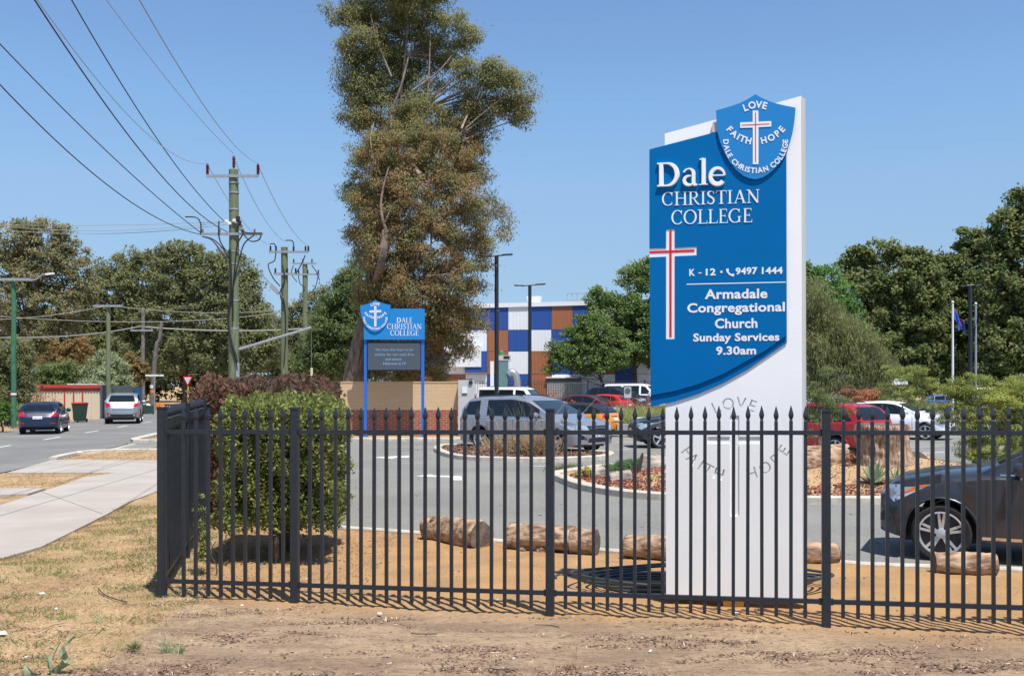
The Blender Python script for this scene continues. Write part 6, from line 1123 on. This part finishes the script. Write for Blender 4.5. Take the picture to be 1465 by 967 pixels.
for a, b, lb in ((1250, 692, 'pale green agave in front of the big stump'), (1282, 690, 'narrow green agave right of the big stump')):
    g = GM(a, b); zz_ = mz(g.x, g.y); t = thing('agave', lb, 'plant', (g.x, g.y, zz_)); nL = 26 if a == 1250 else 18; Vq = []
    for k in range(nL):
        an = k*2.4; el = .35+.9*(k/nL); d = Vector((math.cos(an)*math.cos(el), math.sin(an)*math.cos(el), math.sin(el))); s_ = Vector((-math.sin(an), math.cos(an), 0))*(.045 if a == 1250 else .02); Ln = .48*random.uniform(.8, 1.1); b0 = d*.02; m1 = d*Ln*.45; tp = d*Ln+Vector((0, 0, .03)); up = Vector((0, 0, .015))
        Vq += [[b0-s_*.6, b0+up*-1, m1-up, m1-s_], [b0-up, b0+s_*.6, m1+s_, m1-up], [m1-s_, m1-up, tp, tp-s_*.02], [m1-up, m1+s_, tp+s_*.02, tp]]
    quads('leaf_rosette', np.array([[list(v) for v in q] for q in Vq]), L_['agave'], t)
tree('dead_succulent', 'dark spindly dead plant on the sand mound left of the agave', (1216, 21.9), [(1210, 665, 10, 10), (1222, 655, 9, 9), (1214, 680, 12, 7)], L_['drybr'], 40, 500, .07, M['darkbark'], cr=.08, cat='plant', tr=.025, twigs=26, asp=.5)
tussock('fallen_palm_leaf', 'grey curled dead leaf lying at the kerb left of the mound', [(*G(1186, 712)[:2], .12)], 12, .55, L_['drybr'], .15, .02, up=.3)
tree('ground_cover', 'mound of fine blue green ground cover behind the small logs', (895, 25.2), [(880, 672, 20, 7), (900, 668, 20, 8), (915, 665, 16, 8), (868, 676, 12, 5), (856, 678, 8, 4)], leafm('fine_green', (.11, .175, .075), (.055, .10, .045)), 300, 16000, .11, cr=.12, cat='plant', tr=.01, asp=.12, twigs=0)
tree('succulent_plant', 'yellowish succulent clump at the left tip of the large bed', (838, 23.6), [(832, 682, 10, 8), (842, 675, 8, 8), (850, 690, 10, 6), (838, 695, 10, 5)], leafm('yellow_succulent', (.33, .30, .10), (.18, .17, .06)), 120, 2600, .06, cr=.08, cat='plant', tr=.01, asp=.5, twigs=0)
tree('succulent_plant', 'pale succulent clump right of the grey log among the red chips', (925, 22.2), [(925, 698, 14, 8), (935, 690, 10, 7), (915, 705, 10, 5)], leafm('pale_succulent', (.36, .36, .14), (.2, .21, .08)), 120, 2600, .06, cr=.08, cat='plant', tr=.01, asp=.3, twigs=0)
tree('succulent_plant', 'yellow green succulent bush behind the leaning log slab', (1335, 24.5), [(1315, 675, 16, 10), (1330, 668, 16, 8), (1305, 690, 12, 7), (1345, 678, 12, 7)], bpy.data.materials['yellow_succulent'], 140, 3400, .07, cr=.1, cat='plant', tr=.01, asp=.5, twigs=0)
tussock('grass_clump', 'small green grass patch at the very tip of the large bed', [(*G(804, 679)[:2], .1), (*G(818, 677)[:2], .1)], 400, .18, L_['grassg'], .5, .008)

# ------------------------------------------------------------------ THE GROUND CLOSE TO US: grass, straw, litter, twigs, weeds
def scatter(name, label, n, box, lm, s, up, filt, asp=.25, z=0, cat='ground cover', flatn=False):
    x = rng.uniform(box[0], box[1], n); y = rng.uniform(box[2]**.5, box[3]**.5, n)**2; k = filt(x, y); x, y = x[k], y[k]; zz_ = .012+bumpf(x, y)+z; C = np.stack([x, y, zz_], 1); D = unit(rng.normal(size=C.shape)*[1, 1, .25]+[0, 0, up]); s_ = rng.uniform(.4, 1.4, len(C))*s
    C = C+D*(s_/2)[:, None]*min(up, 1)+[0, 0, .004]; o = quads(name, leaves(C, D, s_, s_*asp, np.array([0, 0, 1.6]) if flatn else None), lm, kind='stuff'); tag(o, label, cat)
npaved = lambda x, y: ~(inpoly(x, y, carpark_poly) | inpoly(x, y, road_poly) | inpoly(x, y, path_poly) | inpoly(x, y, slab_poly))
fl_ = lambda x: 10.75-.197*(x+3.59)
vn = lambda x, y, s=1.: np.sin(x*2.1*s+1.3*np.sin(y*1.7*s))*np.cos(y*2.6*s+1.1*np.sin(x*1.3*s))
lit = lambda x, y: vn(x*.9, y*2.4)+.6*vn(x*.8, y*3.1, 2.3)+.25*vn(x, y, 6)+(7.4-y)*.28
scatter('leaf_litter', 'scattered dark brown bark litter on the verge in front of the fence', 120000, (-5, 6, 5.2, 11), M['litter'], .042, .12, lambda x, y: npaved(x, y) & (y < fl_(x)-.1) & (lit(x, y)+rng.normal(size=x.shape)*.45 > .22), .32, flatn=True)
scatter('pale_litter', 'pale dry sticks and leaf scraps on the verge in front of the fence', 30000, (-5, 6, 5.2, 11), M['palelit'], .055, .12, lambda x, y: npaved(x, y) & (y < fl_(x)-.1) & (lit(x, y)+rng.normal(size=x.shape)*.5 > .35), .15, flatn=True)
scatter('leaf_litter', 'sparse dark litter on the sand inside the fence', 30000, (-4, 8, 9.4, 16), M['litter'], .024, .08, lambda x, y: npaved(x, y) & (y > fl_(x)) & (vn(x, y, 2)+rng.normal(size=x.shape)*.6 > .6), .22, flatn=True)
scatter('leaf_litter', 'brown litter and clippings under the hedges behind the fence corner', 9000, (-5, -1.6, 11, 18), M['litter'], .035, .1, lambda x, y: npaved(x, y), .3, flatn=True)
scatter('dry_straw', 'dry straw coloured grass on the verge left of the fence', 90000, (-9, -2.2, 6, 19), L_['grassy'], .045, .5, lambda x, y: npaved(x, y) & (x < -3.0-.2*np.maximum(y-10.7, 0)+rng.normal(size=x.shape)*.25), .12)
scatter('green_grass', 'patches of short green grass along the path edge and fence corner', 90000, (-9, -2.4, 6.2, 19), L_['grassg'], .058, .8, lambda x, y: npaved(x, y) & (x < -3.1-.2*np.maximum(y-10.7, 0)) & (vn(x, y, 1.9)+.5*vn(x, y, 5)+rng.normal(size=x.shape)*.22+(y-9)*.08 > .42), .12)
scatter('dry_straw', 'dry tan grass on the verge strips between road and footpath', 42000, (-22, -6.5, 22, 44), L_['grassy'], .085, .6, lambda x, y: npaved(x, y) & (x > -12.5-.135*(y-25.8)) , .14)
scatter('dry_straw', 'dry grass on the far verge across the road', 26000, (-40, -19, 36, 84), L_['grassy'], .17, .7, lambda x, y: npaved(x, y) & (x < -19), .16)
scatter('pebbles', 'small pale stones and chips dotted over the dirt', 700, (-5, 6, 5.5, 15), M['stone'], .03, .05, lambda x, y: npaved(x, y), .8)
def weed(label, px, py, h, n, lm, name='weed', wd=.003, sp=.06):
    g = G(px, py); return tussock(name, label, [(g.x, g.y, .02)], n, h, lm, sp, wd, 'weed')
weed('small green grass tuft in the dirt left of centre foreground', 192, 932, .10, 60, L_['grassg'])
weed('wispy grey green weed beside the grass tuft', 238, 936, .16, 50, L_['silver']); weed('upright grey weed right of the wispy one', 257, 938, .16, 30, L_['silver']); weed('tiny weed sprout alone in the dirt near the left', 142, 893, .09, 16, L_['silver'])
weed('dry tufted stub in the foreground right of centre', 816, 958, .06, 60, L_['dry']); weed('thin dry stalks in the foreground right of centre', 822, 945, .22, 8, L_['dry'], wd=.0015); weed('little green sprout before the fence near the second post', 583, 903, .05, 14, L_['grassg'])
def twig(label, pts, r, m=M['darkbark'], name='fallen_twig'):
    P3 = [G(a, b, .02) for a, b in pts]; o = MB().tube(curve([p-P3[0]+Vector((0, 0, .008+.01*random.random())) for p in P3], 4), r, 6).build(name, m, None, 60); o.location = P3[0]; tag(o, label, 'twig', 'fallen twigs')
twig('crooked dark twig on the grass left of the fence corner', [(140, 842), (150, 852), (165, 858), (182, 862)], .006)
twig('thin straight twig on the dirt before the fence middle', [(588, 907), (600, 908), (625, 908)], .005); twig('short twig on the dirt under the sign', [(1080, 872), (1082, 876), (1087, 880)], .007, M['gumpale']); twig('long thin twig right of the third post foreground', [(765, 895), (785, 896), (800, 898)], .004)
twig('twig lying flat at lower right of centre', [(700, 958), (715, 959), (730, 959)], .005); twig('short dark twig far right foreground', [(880, 898), (905, 899), (925, 902)], .004); twig('pale curved stick left foreground', [(55, 905), (75, 896), (92, 893)], .004, M['gumpale'])
def leaf_obj(px, py, ln, ang, tilt, h, label, w_=.36, name='gum_leaf'):
    pass
# the big pale gum leaves at the bottom left corner, on their own stem
bl = G(78, 966); bo_ = thing('fallen_gum_sprig', 'sprig of large pale green gum leaves poking up at the bottom left corner', 'branch', (bl.x, bl.y, 0)); Yb = bl.y-.02
def q_(a, b, dy=0): return P(a, b, Yb+dy)-Vector((bl.x, bl.y, 0))
MB().tube(curve([q_(70, 975), q_(73, 950), (q_(80, 930)), q_(87, 917)], 4), .0035, 6).build('stem', M['dry_'] if 'dry_' in M else M['gumpale'], bo_, 60)
for a in ([(87, 926), (92, 922), (100, 913), (106, 909), (109, 911), (104, 914), (96, 922), (91, 926)], [(83, 937), (88, 925), (92, 924), (95, 932), (98, 940), (93, 944), (86, 942)], [(88, 944), (97, 944), (106, 942), (101, 949), (94, 954), (88, 957), (86, 950)], [(70, 925), (78, 924), (83, 925), (79, 929), (73, 928)], [(70, 975), (72, 960), (76, 955), (84, 950), (88, 954), (86, 966), (92, 975)], [(33, 957), (37, 949), (41, 955), (48, 961), (58, 964), (60, 970), (36, 970)], [(68, 940), (72, 936), (75, 945), (72, 958), (68, 955)]):
    dy = random.uniform(-.03, .03); V = [q_(x, y, dy+.03*math.sin(i*1.7)) for i, (x, y) in enumerate(a)]; n_ = len(V); c = sum(V, Vector())/n_+Vector((0, -.012, 0)); mb = MB(); mb.add(V+[c, ]+[v+Vector((0, .0015, 0)) for v in V]+[c+Vector((0, .0015, 0))], [(i, (i+1) % n_, n_) for i in range(n_)]+[(n_+1+(i+1) % n_, n_+1+i, 2*n_+1) for i in range(n_)]); mb.build('leaf', L_['bigleaf'], bo_)
for (px, py, lb) in ((3, 911, 'pale oval gum leaf lying at the left edge'), (60, 852, 'bleached leaf in the grass left foreground'), (163, 824, 'pale crumpled leaf on the grass near the fence corner'), (80, 874, 'small white leaf scrap in the left foreground'), (543, 881, 'pale stone at the fence foot left of the middle'), (930, 935, 'white paper scrap in the right foreground'), (1052, 883, 'pale flat stone at the fence foot under the sign')):
    g = G(px, py); ob = quads('fallen_leaf', [[(-.035, -.01, .015), (0, -.022, .03), (.04, .0, .02), (0, .02, .012)]], mat('bleached_leaf', (.55, .52, .44), .8) if 'bleached_leaf' not in bpy.data.materials else bpy.data.materials['bleached_leaf']); ob.location = (g.x, g.y, .01); ob.rotation_euler = (0, 0, random.uniform(0, 3)); s_ = 1.4 if px in (3, 1052) else .9; ob.scale = (s_*1.3, s_, s_); tag(ob, lb, 'leaf' if 'leaf' in lb else 'debris')
n_ = 500; qx = rng.uniform(-5, 9, n_); qy = rng.uniform(13, 38, n_); k_ = inpoly(qx, qy, carpark_poly) & ~inpoly(qx, qy, is2) & ~inpoly(qx, qy, is1); qx, qy = qx[k_], qy[k_]
o = quads('blown_leaves', leaves(np.stack([qx, qy, np.full(len(qx), .037)], 1), rng.normal(size=(len(qx), 3))*[1, 1, .1], rng.uniform(.04, .10, len(qx)), rng.uniform(.015, .035, len(qx)), np.array([0, 0, 2.])), M['chip'], kind='stuff'); tag(o, 'stray dry leaves blown across the car park asphalt', 'leaves')
